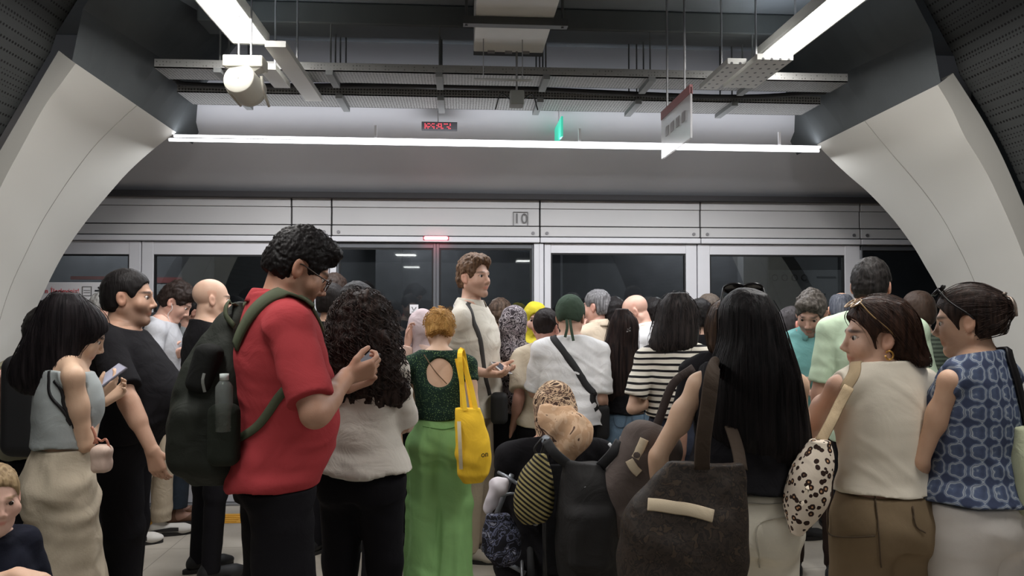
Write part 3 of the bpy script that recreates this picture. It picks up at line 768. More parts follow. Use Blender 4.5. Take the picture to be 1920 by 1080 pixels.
tr = MB(); tr.box((-7, D - .06, -.12), (8, D + .12, .012)); st('trim_1', tr, steel)
tactile = MB(); tactile.box((-7, 5.33, -.001), (8, 5.56, .004))
x = -3.5
while x < 4.5:
    for r_ in range(4):
        tactile.box((x + .01, 5.35 + r_ * .052, .004), (x + .26, 5.375 + r_ * .052, .008))
    x += .28
st('trim_2', tactile, plain('yellow tactile strip', (226, 168, 62), .6))
# ceiling
st('ceiling', MB().box((-7, -18, 3.25), (8, 5.35, 3.4)), ceilm)
# panels of the near ceiling: shallow joints
for i, y in enumerate((1.2, 2.4, 3.6)):
    st('trim_%d' % (3 + i), MB().box((-2.6, y, 3.235), (3.4, y + .03, 3.252)), plain('ceiling joint', (36, 38, 40), .8))
# bulkhead above the doors, curving up
prof = [(D + .10, 2.36), (D - .02, 2.385), (5.74, 2.44), (5.62, 2.52), (5.46, 2.60), (5.30, 2.67), (5.12, 2.74), (4.98, 2.86), (4.95, 3.25)]
m = MB(); m.sheet([[(-7, y, z), (8, y, z)] for y, z in prof]); m.sheet([[(8, y + .15, z + .03), (-7, y + .15, z + .03)] for y, z in prof])
st('wall_back', m, plain('bulkhead lining', (196, 197, 202), .6, var=.05, sc_=1), True)
m = MB(); m.box((-6, D - .10, 2.335), (7, D - .0, 2.375)); st('trim_6', m, plain('dark strip', (52, 50, 52), .7))  # dark strip between bulkhead and header
# header over the screen doors: panels
zt = WZ; z_t = WY(900, 373, D)[2]; z_b = WY(900, 455, D)[2]; zs1 = WY(900, 391, D)[2]; zs2 = WY(900, 424, D)[2]; zs3 = WY(900, 447, D)[2]
joints = [-3.9] + [xw(p) for p in (547, 622, 1012, 1312, 1611)] + [xw(1910), xw(2200)]
hd = empty('platform_door_header', (0, D, z_b), 0, 'long light grey header above the platform screen doors, numbered 10', 'door header')
def hb(lo, hi, b=0): return MB().box((lo[0], lo[1] - D, lo[2] - z_b), (hi[0], hi[1] - D, hi[2] - z_b), b)
for a, b in zip(joints[:-1], joints[1:]):
    m = hb((a + .006, D - .02, z_b + .05), (b - .006, D + .12, zs2 - .004), .004)
    m.box((a + .006, -.012, zs2 + .004 - z_b), (b - .006, .12, zs1 - .002 - z_b), .003); m.box((a + .006, -.02, zs1 + .001 - z_b), (b - .006, .12, z_t - z_b), .003)
    m.build('header_panel', headm, hd)
    m = hb((a + .003, D - .035, z_b), (b - .003, D + .12, z_b + .042), .006); m.build('header_rail', white, hd)
    for xx in (a + .055, b - .055):
        mm = MB(); zc = WY(900, 437, D)[2] - z_b; mm.tube([(xx, -.027, zc), (xx, -.016, zc)], .013, 14); mm.build('lock', plain('lock cylinder', (120, 118, 120), .4, metal=.5), hd)
hb((-5, D + .02, z_b - .0), (6, D + .13, z_t)).build('backing', plain('dark backing', (44, 43, 45), .8), hd)  # dark backing that shows in the joints between header panels
# number plate 10
pl = empty('number_plate', (0, 0, 0)); pl.parent = hd
a, b = WY(962, 397, D - .02), WY(990, 424, D - .02)
def frame(m, x0, x1, z0, z1, y, t, dy=.004):
    m.box((x0, y, z0), (x1, y + dy, z0 + t)); m.box((x0, y, z1 - t), (x1, y + dy, z1)); m.box((x0, y, z0 + t), (x0 + t, y + dy, z1 - t)); m.box((x1 - t, y, z0 + t), (x1, y + dy, z1 - t)); return m
gr = plain('grey print', (98, 96, 96), .6)
frame(MB(), a[0], b[0], b[2] - z_b, a[2] - z_b, -.023, .005).build('plate_border', gr, pl)
def text(name, s, size, loc, mat, parent=None, rotx=pi / 2, rz=0, align='CENTER', ext=.001, xs=1.0):
    cu = bpy.data.curves.new(name, 'FONT'); cu.body = s; cu.size = size; cu.align_x = align; cu.align_y = 'CENTER'; cu.extrude = ext; cu.space_character = 1.05
    o = bpy.data.objects.new(name, cu); C.objects.link(o); o.location = loc; o.rotation_euler = (rotx, 0, rz); o.scale = (xs, 1, 1); cu.materials.append(mat)
    if parent is not None: o.parent = parent
    bpy.context.view_layer.update(); me = bpy.data.meshes.new_from_object(o.evaluated_get(bpy.context.evaluated_depsgraph_get()))
    o2 = bpy.data.objects.new(name, me); C.objects.link(o2); o2.location = o.location; o2.rotation_euler = o.rotation_euler; o2.scale = o.scale; o2.parent = parent
    if not me.materials: me.materials.append(mat)
    bpy.data.objects.remove(o); o2.name = name
    return o2
text('plate_digits', '10', .112, ((a[0] + b[0]) / 2, -.023, (a[2] + b[2]) / 2 - z_b), gr, pl)
# red indicator lamp
a, b = WY(795, 442, D - .04), WY(840, 451, D - .04)
lm = empty('door_indicator_lamp', ((a[0] + b[0]) / 2, D - .04, (a[2] + b[2]) / 2), 0, 'glowing red indicator bar in the header above the closed doors', 'lamp')
red = bpy.data.materials.new('red glow'); red.use_nodes = True; bs = red.node_tree.nodes['Principled BSDF']; bs.inputs['Base Color'].default_value = (.8, .1, .12, 1); bs.inputs['Emission Color'].default_value = (1, .22, .28, 1); bs.inputs['Emission Strength'].default_value = 4.5
hw = (b[0] - a[0]) / 2; MB().tube([(-hw, 0, 0), (-hw + .01, 0, 0), (hw - .01, 0, 0), (hw, 0, 0)], [.008, .015, .015, .008], 12).build('lens', red, lm, True)
MB().box((-hw - .008, .004, -.018), (hw + .008, .02, .018), .003).build('housing', plain('lamp housing', (120, 60, 62), .5), lm)
area('lamp_light', (0, -.02, -.03), hw * 2, .03, .25, (1, .1, .15), (0, 0, 0), lm)
# glass
def glassmat():
    m = bpy.data.materials.new('dark glass'); m.use_nodes = True; nt = m.node_tree; nt.nodes.clear()
    g = node(nt, 'ShaderNodeBsdfGlossy'); g.inputs['Roughness'].default_value = .02; g.inputs['Color'].default_value = (.9, .95, .95, 1)
    t = node(nt, 'ShaderNodeBsdfTransparent'); t.inputs['Color'].default_value = (.50, .52, .52, 1)
    f = node(nt, 'ShaderNodeFresnel'); f.inputs['IOR'].default_value = 1.75; mx = node(nt, 'ShaderNodeMixShader'); o = node(nt, 'ShaderNodeOutputMaterial')
    nt.links.new(f.outputs[0], mx.inputs[0]); nt.links.new(t.outputs[0], mx.inputs[1]); nt.links.new(g.outputs[0], mx.inputs[2]); nt.links.new(mx.outputs[0], o.inputs[0]); return m
GL = glassmat(); zw = WY(1150, 475, D)[2]; zwd = .28
seal = plain('window seal', (24, 24, 26), .5)
def panel(name, x0, x1, f0, f1, ztop, label_kind='window', slim=False, n=1):
    """framed glass panel: outer x0..x1, frame widths f0,f1, glass top ztop"""
    r = empty(name, ((x0 + x1) / 2, D, 0)); r['kind'] = 'structure'; cx = (x0 + x1) / 2
    zt_ = z_b - .004
    m = MB(); m.box((x0 - cx, .0, .015), (x0 + f0 - cx, .06, zt_), .004); m.box((x1 - f1 - cx, .0, .015), (x1 - cx, .06, zt_), .004)
    m.box((x0 + f0 - cx, .003, ztop), (x1 - f1 - cx, .06, zt_), .003); m.box((x0 + f0 - cx, .003, .015), (x1 - f1 - cx, .06, zwd), .003)
    m.build('frame', white if not slim else plain('dark door frame', (92, 94, 98), .5), r)
    frame(MB(), x0 + f0 - cx, x1 - f1 - cx, zwd, ztop, .012, .012, .03).build('seal', seal, r)
    MB().box((x0 + f0 - cx + .005, .028, zwd + .005), (x1 - f1 - cx - .005, .034, ztop - .005)).build('glass', GL, r)
    return r
X = xw
panel('window_1', X(-60), X(265) - .004, .1, X(265) - X(243), WY(300, 477, D)[2])
panel('window_2', X(265) + .004, X(605), X(287) - X(265), .06, WY(300, 477, D)[2])
panel('window_3', X(1020) + .004, X(1307) - .004, X(1032) - X(1020), X(1307) - X(1287), zw)
panel('window_4', X(1307) + .004, X(1612), X(1330) - X(1307), X(1612) - X(1584), WY(1450, 478, D)[2])
m = MB(); 
for a, b in ((605, 617), (619, 631), (1001, 1011), (1011, 1019)): m.box((X(a), D - .01, .015), (X(b), D + .08, z_b - .004), .005)
st('trim_7', m, white)
# sliding leaves of door 10, and the next doorway on the right
xc = X(818)
panel('door_1', X(632), xc - .001, .012, .022, z_b - .045, slim=True)
panel('door_2', xc + .001, X(1000), .022, .012, z_b - .045, slim=True)
panel('door_3', X(1615), X(1800), .012, .022, z_b - .045, slim=True)
panel('door_4', X(1800) + .002, X(1985), .022, .012, z_b - .045, slim=True)
panel('window_5', X(1990), X(2300), .08, .08, zw)
# small notices on the glass of door 10
for i, (a, b, c_) in enumerate(((768, 784, 'white notice with a grey pictogram on the left leaf of door 10'), (850, 864, 'white notice on the right leaf of door 10, beside the tall man'))):
    p0, p1 = WY(a, 571, D), WY(b, 588, D); o = empty('door_notice', ((p0[0] + p1[0]) / 2, D + .022, p1[2]), 0, c_, 'notice')
    hw = (p1[0] - p0[0]) / 2; hh = p0[2] - p1[2]; MB().box((-hw, 0, 0), (hw, .003, hh)).build('sheet', plain('white sticker', (225, 222, 225), .6, var=.01), o)
    m = MB(); m.tube([(-hw * .5, -.002, hh * .75), (-.003, -.002, hh * .35), (hw * .5, -.002, hh * .7)], .003, 6); m.box((-hw * .6, -.002, hh * .15), (hw * .5, 0, hh * .22)); m.build('pictogram', gr, o)
# platform information sign on the left window
p0, p1 = WY(64, 529, D - .03), WY(203, 660, D - .03); sg = empty('platform_sign', ((p0[0] + p1[0]) / 2, D - .03, p1[2]), 0, 'white and black information sign with red lettering on the leftmost window', 'sign')
hw = (p1[0] - p0[0]) / 2; hh = p0[2] - p1[2]; zr = lambda y: WY(150, y, D - .03)[2] - p1[2]; xr = lambda x_: WY(x_, 545, D - .03)[0] - (p0[0] + p1[0]) / 2
MB().box((-hw, 0, 0), (hw, .025, hh), .002).build('board', plain('sign white', (232, 230, 232), .5, var=.01), sg)
MB().box((-hw + .004, -.002, 0.01), (xr(168), 0, zr(563)), 0).build('black_field', plain('sign black', (28, 26, 30), .5), sg)
rt = plain('red print', (214, 62, 72), .6)
text('lettering', 'n İlerleyiniz!', .050, (xr(149), -.003, zr(546)), rt, sg, align='RIGHT', xs=.92)
frame(MB(), xr(154), xr(172), zr(555), zr(537), -.003, .005).box((xr(157), -.003, zr(545)), (xr(169), 0, zr(544))).box((xr(157), -.003, zr(549)), (xr(169), 0, zr(548))).build('pictogram', gr, sg)
m = MB(); m.box((xr(178), -.003, zr(546.5)), (xr(190), 0, zr(543.5))); m.add([(xr(185), -.003, zr(537)), (xr(193), -.003, zr(545)), (xr(185), -.003, zr(553)), (xr(183), -.003, zr(551)), (xr(188), -.003, zr(545)), (xr(183), -.003, zr(539))], [(0, 1, 2, 3, 4, 5)][:1]); m.build('arrow', plain('sign ink', (40, 40, 44), .5), sg)
text('white_lettering', 'er\nır', .085, (xr(84), -.004, zr(588)), plain('sign white', (232, 230, 232), .5), sg, align='RIGHT')
MB().box((-.03 + xr(140), -.002, zr(524)), (xr(235), .02, zr(518))).build('upper_strip', plain('sign brown', (110, 84, 84), .6), sg)
# tunnel beyond the doors
tm = plain('tunnel concrete', (70, 70, 74), .9, var=.2)
st('wall_far', MB().box((-9, 9.0, -1.2), (10, 9.2, 4)), tm)
st('trim_8', MB().box((-9, D + .12, -1.3), (10, 9.2, -1.2)), tm)
st('trim_9', MB().box((-9, D + .1, 3.4), (10, 9.2, 3.5)), tm)
for i, x in enumerate((-4.0, -.6, 2.8)):  # unseen fill lights, added so the dark glass reads grey
    tl_ = empty('added_tunnel_light', (x, 8.7, 3.0), 0, 'added unseen fill light in the tunnel beyond the doors, %s' % ('left', 'middle', 'right')[i], 'lamp', 'added tunnel lights'); MB().box((-.3, 0, 0), (.3, .3, .08), .01).build('casing', plain('fill light casing', (90, 90, 90), .6), tl_)
    area('lamp_light', (0, -.1, -.05), .5, .1, 120, (.95, .97, 1), (R(-20), 0, 0), tl_)
for i, x in enumerate((-3.2, -1.0, 1.2, 3.4)):
    st('trim_%d' % (10 + i), MB().box((x, 8.8, -1.2), (x + .3, 9.0, 3.4)), tm)

# boards added on the tunnel wall, standing in for reflections in the windows
for (x0, y0, x1, y1, lb, rd_) in ((1412, 506, 1580, 600, 'added grey board with arrow and symbols, standing in for a right window reflection', 0), (292, 520, 372, 562, 'small added reddish-topped board, standing in for a reflection in the second left window', 1)):
    a, b = WY(x0, y0, 8.96), WY(x1, y1, 8.96); bo_ = empty('reflection_board', ((a[0] + b[0]) / 2, 8.96, b[2]), 0, lb, 'sign'); hw = (b[0] - a[0]) / 2; hh = a[2] - b[2]
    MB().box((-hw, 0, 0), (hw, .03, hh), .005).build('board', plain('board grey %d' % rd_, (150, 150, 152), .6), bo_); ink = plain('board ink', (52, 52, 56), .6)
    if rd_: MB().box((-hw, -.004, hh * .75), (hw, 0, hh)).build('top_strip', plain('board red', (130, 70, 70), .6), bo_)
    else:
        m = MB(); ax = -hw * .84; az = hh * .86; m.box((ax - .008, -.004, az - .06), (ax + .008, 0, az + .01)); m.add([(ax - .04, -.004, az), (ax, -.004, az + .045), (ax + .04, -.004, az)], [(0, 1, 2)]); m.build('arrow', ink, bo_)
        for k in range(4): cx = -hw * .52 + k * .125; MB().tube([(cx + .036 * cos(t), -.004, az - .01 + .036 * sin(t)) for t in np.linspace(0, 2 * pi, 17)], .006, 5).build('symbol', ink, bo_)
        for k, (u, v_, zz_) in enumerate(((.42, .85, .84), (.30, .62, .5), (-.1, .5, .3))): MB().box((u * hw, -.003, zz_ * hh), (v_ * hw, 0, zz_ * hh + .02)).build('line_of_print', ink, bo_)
# ---------------------------------------------------------------- flared portal panels
YN, YF = 3.85, 4.88
panelm = plain('portal panel white', (192, 190, 184), .55, var=.02, sc_=1.2)
def portal(name, near, far, nearo, side):
    N = spline([WY(x, y, YN) for x, y in near] , 40); Fr = spline([WY(x, y, YF) for x, y in far], 40); O = spline([WY(x, y, YN) for x, y in nearo], 40)
    # run all to the floor
    def fl(S, xf):
        e = S[-1]; t = np.linspace(0, 1, 10)[1:, None]; q = np.array([xf, e[1], 0.0]); mid = np.array([(e[0] + xf) / 2 + side * .04, e[1], e[2] * .5])
        return np.vstack([S, (1 - t) ** 2 * e + 2 * t * (1 - t) * mid + t * t * q])
    N = fl(N, N[-1][0] + side * .30); Fr = fl(Fr, Fr[-1][0] + side * .10); O = fl(O, O[-1][0] + side * .30)
    m = MB(); g = []
    for a, b, o in zip(N, Fr, O):
        row = [o + (0, .10, 0), o, a]
        for t in (.2, .4, .6, .8, 1.0):
            q = a * (1 - t) + b * t; row.append(q)
        row.append(b + np.array([side * .12, .0, .0])); g.append(row)
    m.sheet(g); ob = st(name, m, panelm, True); md = ob.modifiers.new('e', 'EDGE_SPLIT'); md.split_angle = R(32)
    # panel joints
    js = MB(); js.tube([a * .45 + b * .55 + np.array([-side * .001, -.0015, 0]) for a, b in zip(N, Fr)], .002, 5); o = js.build('panel_joint', plain('joint line', (150, 148, 142), .7), ob)
    return N, Fr, O, g
NL, FL, OL, gl = portal('wall_left', [(142, 119), (112, 160), (83, 200), (33, 290), (0, 353), (-60, 480), (-100, 620)], [(330, 248), (290, 278), (245, 318), (207, 360), (160, 417), (117, 480), (80, 553), (53, 619), (30, 720), (14, 830)], [(110, 95), (80, 145), (50, 197), (0, 283), (-40, 355), (-100, 480), (-140, 620)], -1)
NR, FR, OR, gr_ = portal('wall_right', [(1758, 159), (1785, 205), (1809, 256), (1842, 310), (1869, 363), (1911, 459), (1950, 570), (1975, 680)], [(1532, 271), (1560, 300), (1592, 330), (1630, 363), (1672, 408), (1711, 460), (1735, 500), (1760, 545), (1790, 620), (1812, 720), (1822, 830)], [(1787, 137), (1815, 180), (1841, 222), (1869, 273), (1900, 340), (1945, 450), (1985, 570), (2010, 680)], 1)
# dark perforated vault of the passage, nearer than the portal
def perf():
    m, nt, b = base('perforated dark cladding', .7, .3)
    v = node(nt, 'ShaderNodeTexVoronoi', i_Scale=1.0); v.inputs['Randomness'].default_value = 0; nt.links.new(coords(nt, (45, 45, 45)), v.inputs[0])
    r = ramp(nt, [(.28, (.004, .004, .004)), (.34, lin((62, 64, 64)))]); nt.links.new(v.outputs[0], r.inputs[0]); nt.links.new(r.outputs[0], b.inputs['Base Color']); return m
PM = perf()
for nm, O, sd in (('wall_passage_left', OL, -1), ('wall_passage_right', OR, 1)):
    m = MB(); g = []
    top = O[0] + np.array([-sd * .25, 0, 3.26 - O[0][2]])
    pts = [top, O[0] + np.array([-sd * .03, 0, .1])] + list(O)
    g = [[q + np.array([sd * .05, .02, 0]), np.array([q[0] + sd * .05, 1.0, q[2]]), np.array([q[0] + sd * .05, -2.5, q[2]])] for q in pts]
    g = [[a, b, c_] for a, b, c_ in g]; m.sheet(g); st(nm, m, PM, True)
# fascia above the portal panels up to the slab
for nm, N_, F_, sd in (('wall_fascia_left', NL, FL, -1), ('wall_fascia_right', NR, FR, 1)):
    a, b = N_[0], F_[0]; g = []
    for t in np.linspace(0, 1, 9):
        q = a * (1 - t) + b * t; tp = np.array([q[0] - sd * (.18 + .22 * t), q[1], 3.27]); g.append([q + (sd * .02, 0, -.0), q * .5 + tp * .5 + (sd * .06, 0, 0), tp])
    m = MB(); m.sheet(g); m.sheet([[g[-1][0], g[-1][0] + (0, .35, 0)], [g[-1][1], g[-1][1] + (0, .35, 0)], [g[-1][2], g[-1][2] + (0, .35, 0)]]); o = st(nm, m, dark)
    # coupling of the side wall beyond the portal to the doors
    st('wall_side_left' if sd < 0 else 'wall_side_right', MB().box((min(F_[-1][0], F_[-1][0] + sd * 3.4), 4.9, 0), (max(F_[-1][0] + sd * 3.2, F_[-1][0] + sd * 3.4), 5.0, 3.25)), dark)

# ---------------------------------------------------------------- lights and fittings on the ceiling
diff = bpy.data.materials.new('diffuser'); diff.use_nodes = True; bs = diff.node_tree.nodes['Principled BSDF']; bs.inputs['Base Color'].default_value = (.9, .9, .9, 1); bs.inputs['Emission Color'].default_value = (1, .985, .97, 1); bs.inputs['Emission Strength'].default_value = 3.2
casing = plain('luminaire casing', (200, 200, 196), .4)
def luminaire(x0, x1, yend, yst, z, label, power, vis=True, rzz=0):
    o = empty('ceiling_luminaire', ((x0 + x1) / 2, (yend + yst) / 2, z), 0, label, 'ceiling light', 'long ceiling luminaires'); hw, hl = (x1 - x0) / 2, abs(yend - yst) / 2
    m = MB(); m.box((-hw, -hl, .0), (hw, hl, .05), .004); m.box((-hw, hl - .02, -.012), (hw, hl, 0)); m.box((-hw, -hl, -.012), (-hw + .006, hl, 0)); m.box((hw - .006, -hl, -.012), (hw, hl, 0)); m.build('casing', casing, o)
    MB().box((-hw + .007, -hl + .01, -.008), (hw - .007, hl - .022, .001)).build('diffuser', diff, o)
    for y in (-hl * .8, 0, hl * .8): MB().tube([(0, y, .05), (0, y, 3.25 - z)], .006, 6).build('hanger', steel, o)
    area('lamp_light', (0, 0, -.02), hw * 2, hl * 2, power, (1, .975, .94), parent=o); area('added_uplight', (0, 0, .07), hw * 2.2, hl * 2, power * .10, (.86, .93, 1), (pi, 0, 0), parent=o); return o  # the upward area light is an added fill to brighten the ceiling
a, b = WZ(437, 79, 2.95), WZ(506, 81, 2.95); ll = (a, b)
luminaire(a[0], b[0], a[1], a[1] - 3.0, 2.95, 'long ceiling luminaire upper left, its far end above the white horn speaker', 50)
a, b = WZ(1418, 106, 2.95), WZ(1480, 106, 2.95); lr = (a, b)
luminaire(a[0], b[0], a[1], a[1] - 3.0, 2.95, 'long ceiling luminaire upper right, its far end near the perforated trays', 50)
luminaire(-1.2, -1.0, -.2, -3.2, 2.95, 'long ceiling luminaire behind the camera on the left', 10); luminaire(1.6, 1.8, -.2, -3.2, 2.95, 'long ceiling luminaire behind the camera on the right', 10)
for (x_, y_, lb) in ((-1.54, -9.1, 'square luminaire far behind the camera, reflected left of the door post'), (-1.8, -15.5, 'square luminaire farthest behind the camera'), (2.0, -11.6, 'square luminaire far behind the camera on the right')):
    luminaire(x_ - .28, x_ + .28, y_ + .35, y_ - .35, 2.95, lb, 14)
# led line at the mouth of the portal
a, b = WY(317, 262, 4.84), WY(1538, 283, 4.84); zl = (a[2] + b[2]) / 2
led = empty('led_light_line', ((a[0] + b[0]) / 2, 4.84, zl), 0, 'thin continuous white light line across the portal mouth', 'light line'); hw = (b[0] - a[0]) / 2
ledm = bpy.data.materials.new('led tube'); ledm.use_nodes = True; bs = ledm.node_tree.nodes['Principled BSDF']; bs.inputs['Emission Color'].default_value = (.97, .97, 1, 1); bs.inputs['Emission Strength'].default_value = 3.0
tlt = (a[2] - b[2]) / 2
MB().tube([(-hw, 0, tlt), (hw - .01, 0, -tlt)], .010, 8).build('tube', ledm, led); MB().tube([(-hw + .03, -.0, .026 + tlt), (hw, 0, .026 - tlt)], .0085, 8).build('tube', ledm, led)
MB().box((-hw, .012, .006), (hw, .03, .020)).build('rail', plain('led rail', (215, 215, 218), .4), led)
for px in (704, 1087, 1462):
    xx = WY(px, 262, 4.84)[0] - (a[0] + b[0]) / 2; MB().box((xx - .008, .0, .03 - tlt * xx / hw), (xx + .008, .012, .12), 0).build('bracket', white, led)
area('lamp_light', (0, -.0, -.04), hw * 2, .05, 58, (.95, .97, 1), parent=led)
area('lamp_light_up', (0, .05, .05), hw * 2, .05, 5, (.93, .95, 1), (pi, 0, 0), parent=led)
# cable trays, beams
traym = bpy.data.materials.new('perforated tray'); traym.use_nodes = True; nt = traym.node_tree; b_ = nt.nodes['Principled BSDF']; v = node(nt, 'ShaderNodeTexVoronoi', i_Scale=1.0); v.inputs['Randomness'].default_value = .15; nt.links.new(coords(nt, (55, 55, 55)), v.inputs[0])
r = ramp(nt, [(.25, lin((62, 62, 62))), (.40, lin((140, 140, 138)))]); nt.links.new(v.outputs[0], r.inputs[0]); nt.links.new(r.outputs[0], b_.inputs['Base Color']); b_.inputs['Roughness'].default_value = .6
def thing1(name, m, mat, label, cat, group=None): return tag(m.build(name, mat), label, cat, group)
tx0, tx1 = -1.72, 2.30
def trayo(y0, y1, z, label):
    m = MB(); m.box((tx0, y0, z), (tx1, y1, z + .006)); m.box((tx0, y0, z), (tx1, y0 + .006, z + .05)); m.box((tx0, y1 - .006, z), (tx1, y1, z + .05))
    o = thing1('cable_tray', m, traym, label, 'cable tray', 'cable trays across the ceiling')
    x = tx0 + .35
    while x < tx1:
        hs = MB(); hs.tube([(x, y0 + .03, z), (x, y0 + .03, 3.25)], .005, 5); hs.tube([(x, y1 - .03, z), (x, y1 - .03, 3.25)], .005, 5); hs.box((x - .02, y0 - .02, z - .025), (x + .02, y1 + .02, z)); x += .62
        hs.build('hanger', plain('bracket grey', (112, 114, 114), .7), o)
    return o
trayo(4.62, 4.90, 2.80, 'grey perforated cable tray running just above the light line')
trayo(4.28, 4.50, 2.84, 'darker cable tray running in front of the one above the light line')
thing1('service_duct', MB().box((-1.5, 4.30, 3.12), (2.05, 4.52, 3.246), .01), plain('duct paint', (84, 88, 88), .6), 'long dark grey service duct running across the ceiling', 'duct')
thing1('cable_bundle', MB().tube(spline([(tx0, 4.56, 2.86), (-1.5, 4.57, 2.83), (0, 4.56, 2.85), (1.6, 4.57, 2.82), (tx1, 4.56, 2.86)], 40), .016, 8), plain('cable black', (40, 40, 42), .6), 'dark cable bundle lying between the two ceiling trays', 'cable')
# central duct
a, b, c2, d2 = WZ(888, 97, 2.95), WZ(1018, 99, 2.95), WZ(897, 0, 2.95), WZ(1040, 0, 2.95)
vd = empty('ventilation_duct', ((a[0] + b[0]) / 2, a[1], 2.95), 0, 'light grey rectangular ventilation duct overhead in the middle', 'duct')
hw = (b[0] - a[0]) / 2; m = MB(); m.box((-hw, -2.2, 0), (hw, 0, .22), .006); m.build('casing', plain('duct sheet metal', (198, 199, 196), .5, var=.04), vd)
m = MB(); yb = WZ(960, 42, 2.93)[1] - a[1]; m.box((-hw - .06, yb - .025, -.04), (hw + .07, yb + .025, -.002)); 
for s_ in (-1, 1): m.tube([(s_ * (hw + .045), yb, -.045), (s_ * (hw + .045), yb, .3)], .007, 8)
m.build('support_rail', plain('rail grey', (78, 80, 80), .5), vd)
for k in (-.5, 0, .5): MB().box((k * hw - .02, -.03, -.012), (k * hw + .02, -.012, 0)).build('clip', steel, vd)
MB().box((-hw, .0, .0), (hw, .06, .10)).build('end_collar', plain('collar dark', (70, 74, 76), .6), vd)
# perforated cable channels beside the luminaires
chm, nt, b_ = base('perforated channel', .5); v = node(nt, 'ShaderNodeTexVoronoi', i_Scale=1.0); v.inputs['Randomness'].default_value = 0; nt.links.new(coords(nt, (22, 14, 22)), v.inputs[0])
r = ramp(nt, [(.16, lin((56, 56, 56))), (.19, lin((184, 184, 180)))]); nt.links.new(v.outputs[0], r.inputs[0]); nt.links.new(r.outputs[0], b_.inputs['Base Color'])
for (p1, p2, wdt, zz, lb) in (((515, 88), (590, 190), .10, 2.76, 'perforated channel running back from the left luminaire'), ((500, 130), (530, 165), .09, 2.76, 'short perforated channel behind the white speaker'), ((1390, 120), (1320, 168), .10, 2.77, 'inner perforated channel beside the right luminaire'), ((1455, 112), (1385, 165), .19, 2.77, 'wide perforated channel in line with the right luminaire')):
    a, b = WZ(*p1, zz), WZ(*p2, zz); m = MB(); x0 = (a[0] + b[0]) / 2; 
    m.box((x0 - wdt / 2, a[1], zz), (x0 + wdt / 2, b[1], zz + .03)); n = int((b[1] - a[1]) / .07)
    o = thing1('cable_channel', m, chm, lb, 'cable channel'); MB().tube([(x0, (a[1] + b[1]) / 2, zz + .03), (x0, (a[1] + b[1]) / 2, 3.25)], .006, 6).build('hanger', steel, o)
# horn speaker
c0 = WZ(459, 108, 2.80); dS = 3.75; sp = empty('horn_speaker', WY(459, 120, dS), 0, 'white cylindrical speaker hanging under the left luminaire', 'speaker'); S0 = WY(459, 120, dS)
wm = plain('speaker white', (186, 184, 174), .45, var=.01)
q = lambda x, y, dy=0: WY(x, y, dS + dy) - S0
a, b = q(423, 108), q(497, 131); MB().box((a[0], -.05, b[2]), (b[0], .06, a[2]), .006).build('bracket', wm, sp)
m = MB(); m.add([(a[0] + .01, -.04, b[2]), (b[0] - .01, -.04, b[2]), (b[0] - .05, -.03, b[2] - .022), (a[0] + .05, -.03, b[2] - .022), (a[0] + .01, .04, b[2]), (b[0] - .01, .04, b[2]), (b[0] - .05, .03, b[2] - .022), (a[0] + .05, .03, b[2] - .022)], [(0, 1, 2, 3), (7, 6, 5, 4), (0, 3, 7, 4), (1, 5, 6, 2), (3, 2, 6, 7)]); m.build('yoke', wm, sp)
c_ = q(457, 157); rr = .078; dv = np.array([.05, .30, -.065]); dv = dv / np.linalg.norm(dv)
prof_ = [(-.06, rr * .1), (-.06, rr * .96), (-.055, rr), (.06, rr), (.065, rr * 1.03), (.09, rr * 1.02)]
MB().tube([c_ + dv * t for t, r_ in prof_], [r_ for t, r_ in prof_], 32).build('barrel', wm, sp, True)
m = MB(); m.tube([c_ - dv * .062, c_ - dv * .0600], [.004, .006], 10); m.build('centre_screw', plain('screw', (150, 148, 140), .4), sp)
for s_ in (-1, 1): MB().tube(spline([c_ + (s_ * .085, 0, .04), c_ + (s_ * .088, .03, -.02), c_ + (s_ * .07 + .02, .13, -.075)], 8), .008, 6).build('side_arm', wm, sp, True)
for s_ in (-1, 1): MB().tube([(s_ * .03, 0, a[2]), (s_ * .03, 0, 3.25 - S0[2])], .005, 6).build('hanger', steel, sp)
# hanging glass sign, seen nearly edge-on, parallel to the passage
ya, yb_ = 3.57, 4.10; xs_ = WY(1242, 300, yb_)[0]; z0 = WY(1242, 299, yb_)[2]; hgt = WY(1242, 214, yb_)[2] - z0
hs_ = empty('hanging_glass_sign', (xs_, (ya + yb_) / 2, z0), 0, 'translucent glass sign hanging edge-on by the right luminaire', 'sign'); hl = (yb_ - ya) / 2
gm = bpy.data.materials.new('frosted glass'); gm.use_nodes = True; nt = gm.node_tree; bs = nt.nodes['Principled BSDF']; bs.inputs['Base Color'].default_value = (.62, .61, .63, 1); bs.inputs['Alpha'].default_value = .55; bs.inputs['Roughness'].default_value = .25
MB().box((-.006, -hl, 0), (.006, hl, hgt), .002).build('glass_plate', gm, hs_)
MB().box((-.008, -hl, hgt * .86), (.008, hl, hgt + .01)).build('red_band', plain('dull red', (150, 96, 98), .5), hs_)
for y_ in (-hl * .6, hl * .6): MB().tube([(0, y_, hgt), (0, y_, 3.25 - z0)], .006, 6).build('hanger', steel, hs_)
for k in range(4): MB().box((-.0075, -hl * .7 + k * .1, hgt * .42), (.0075, -hl * .7 + k * .1 + .06, hgt * .62)).build('printed_symbol', plain('sign grey', (140, 136, 138), .6), hs_)
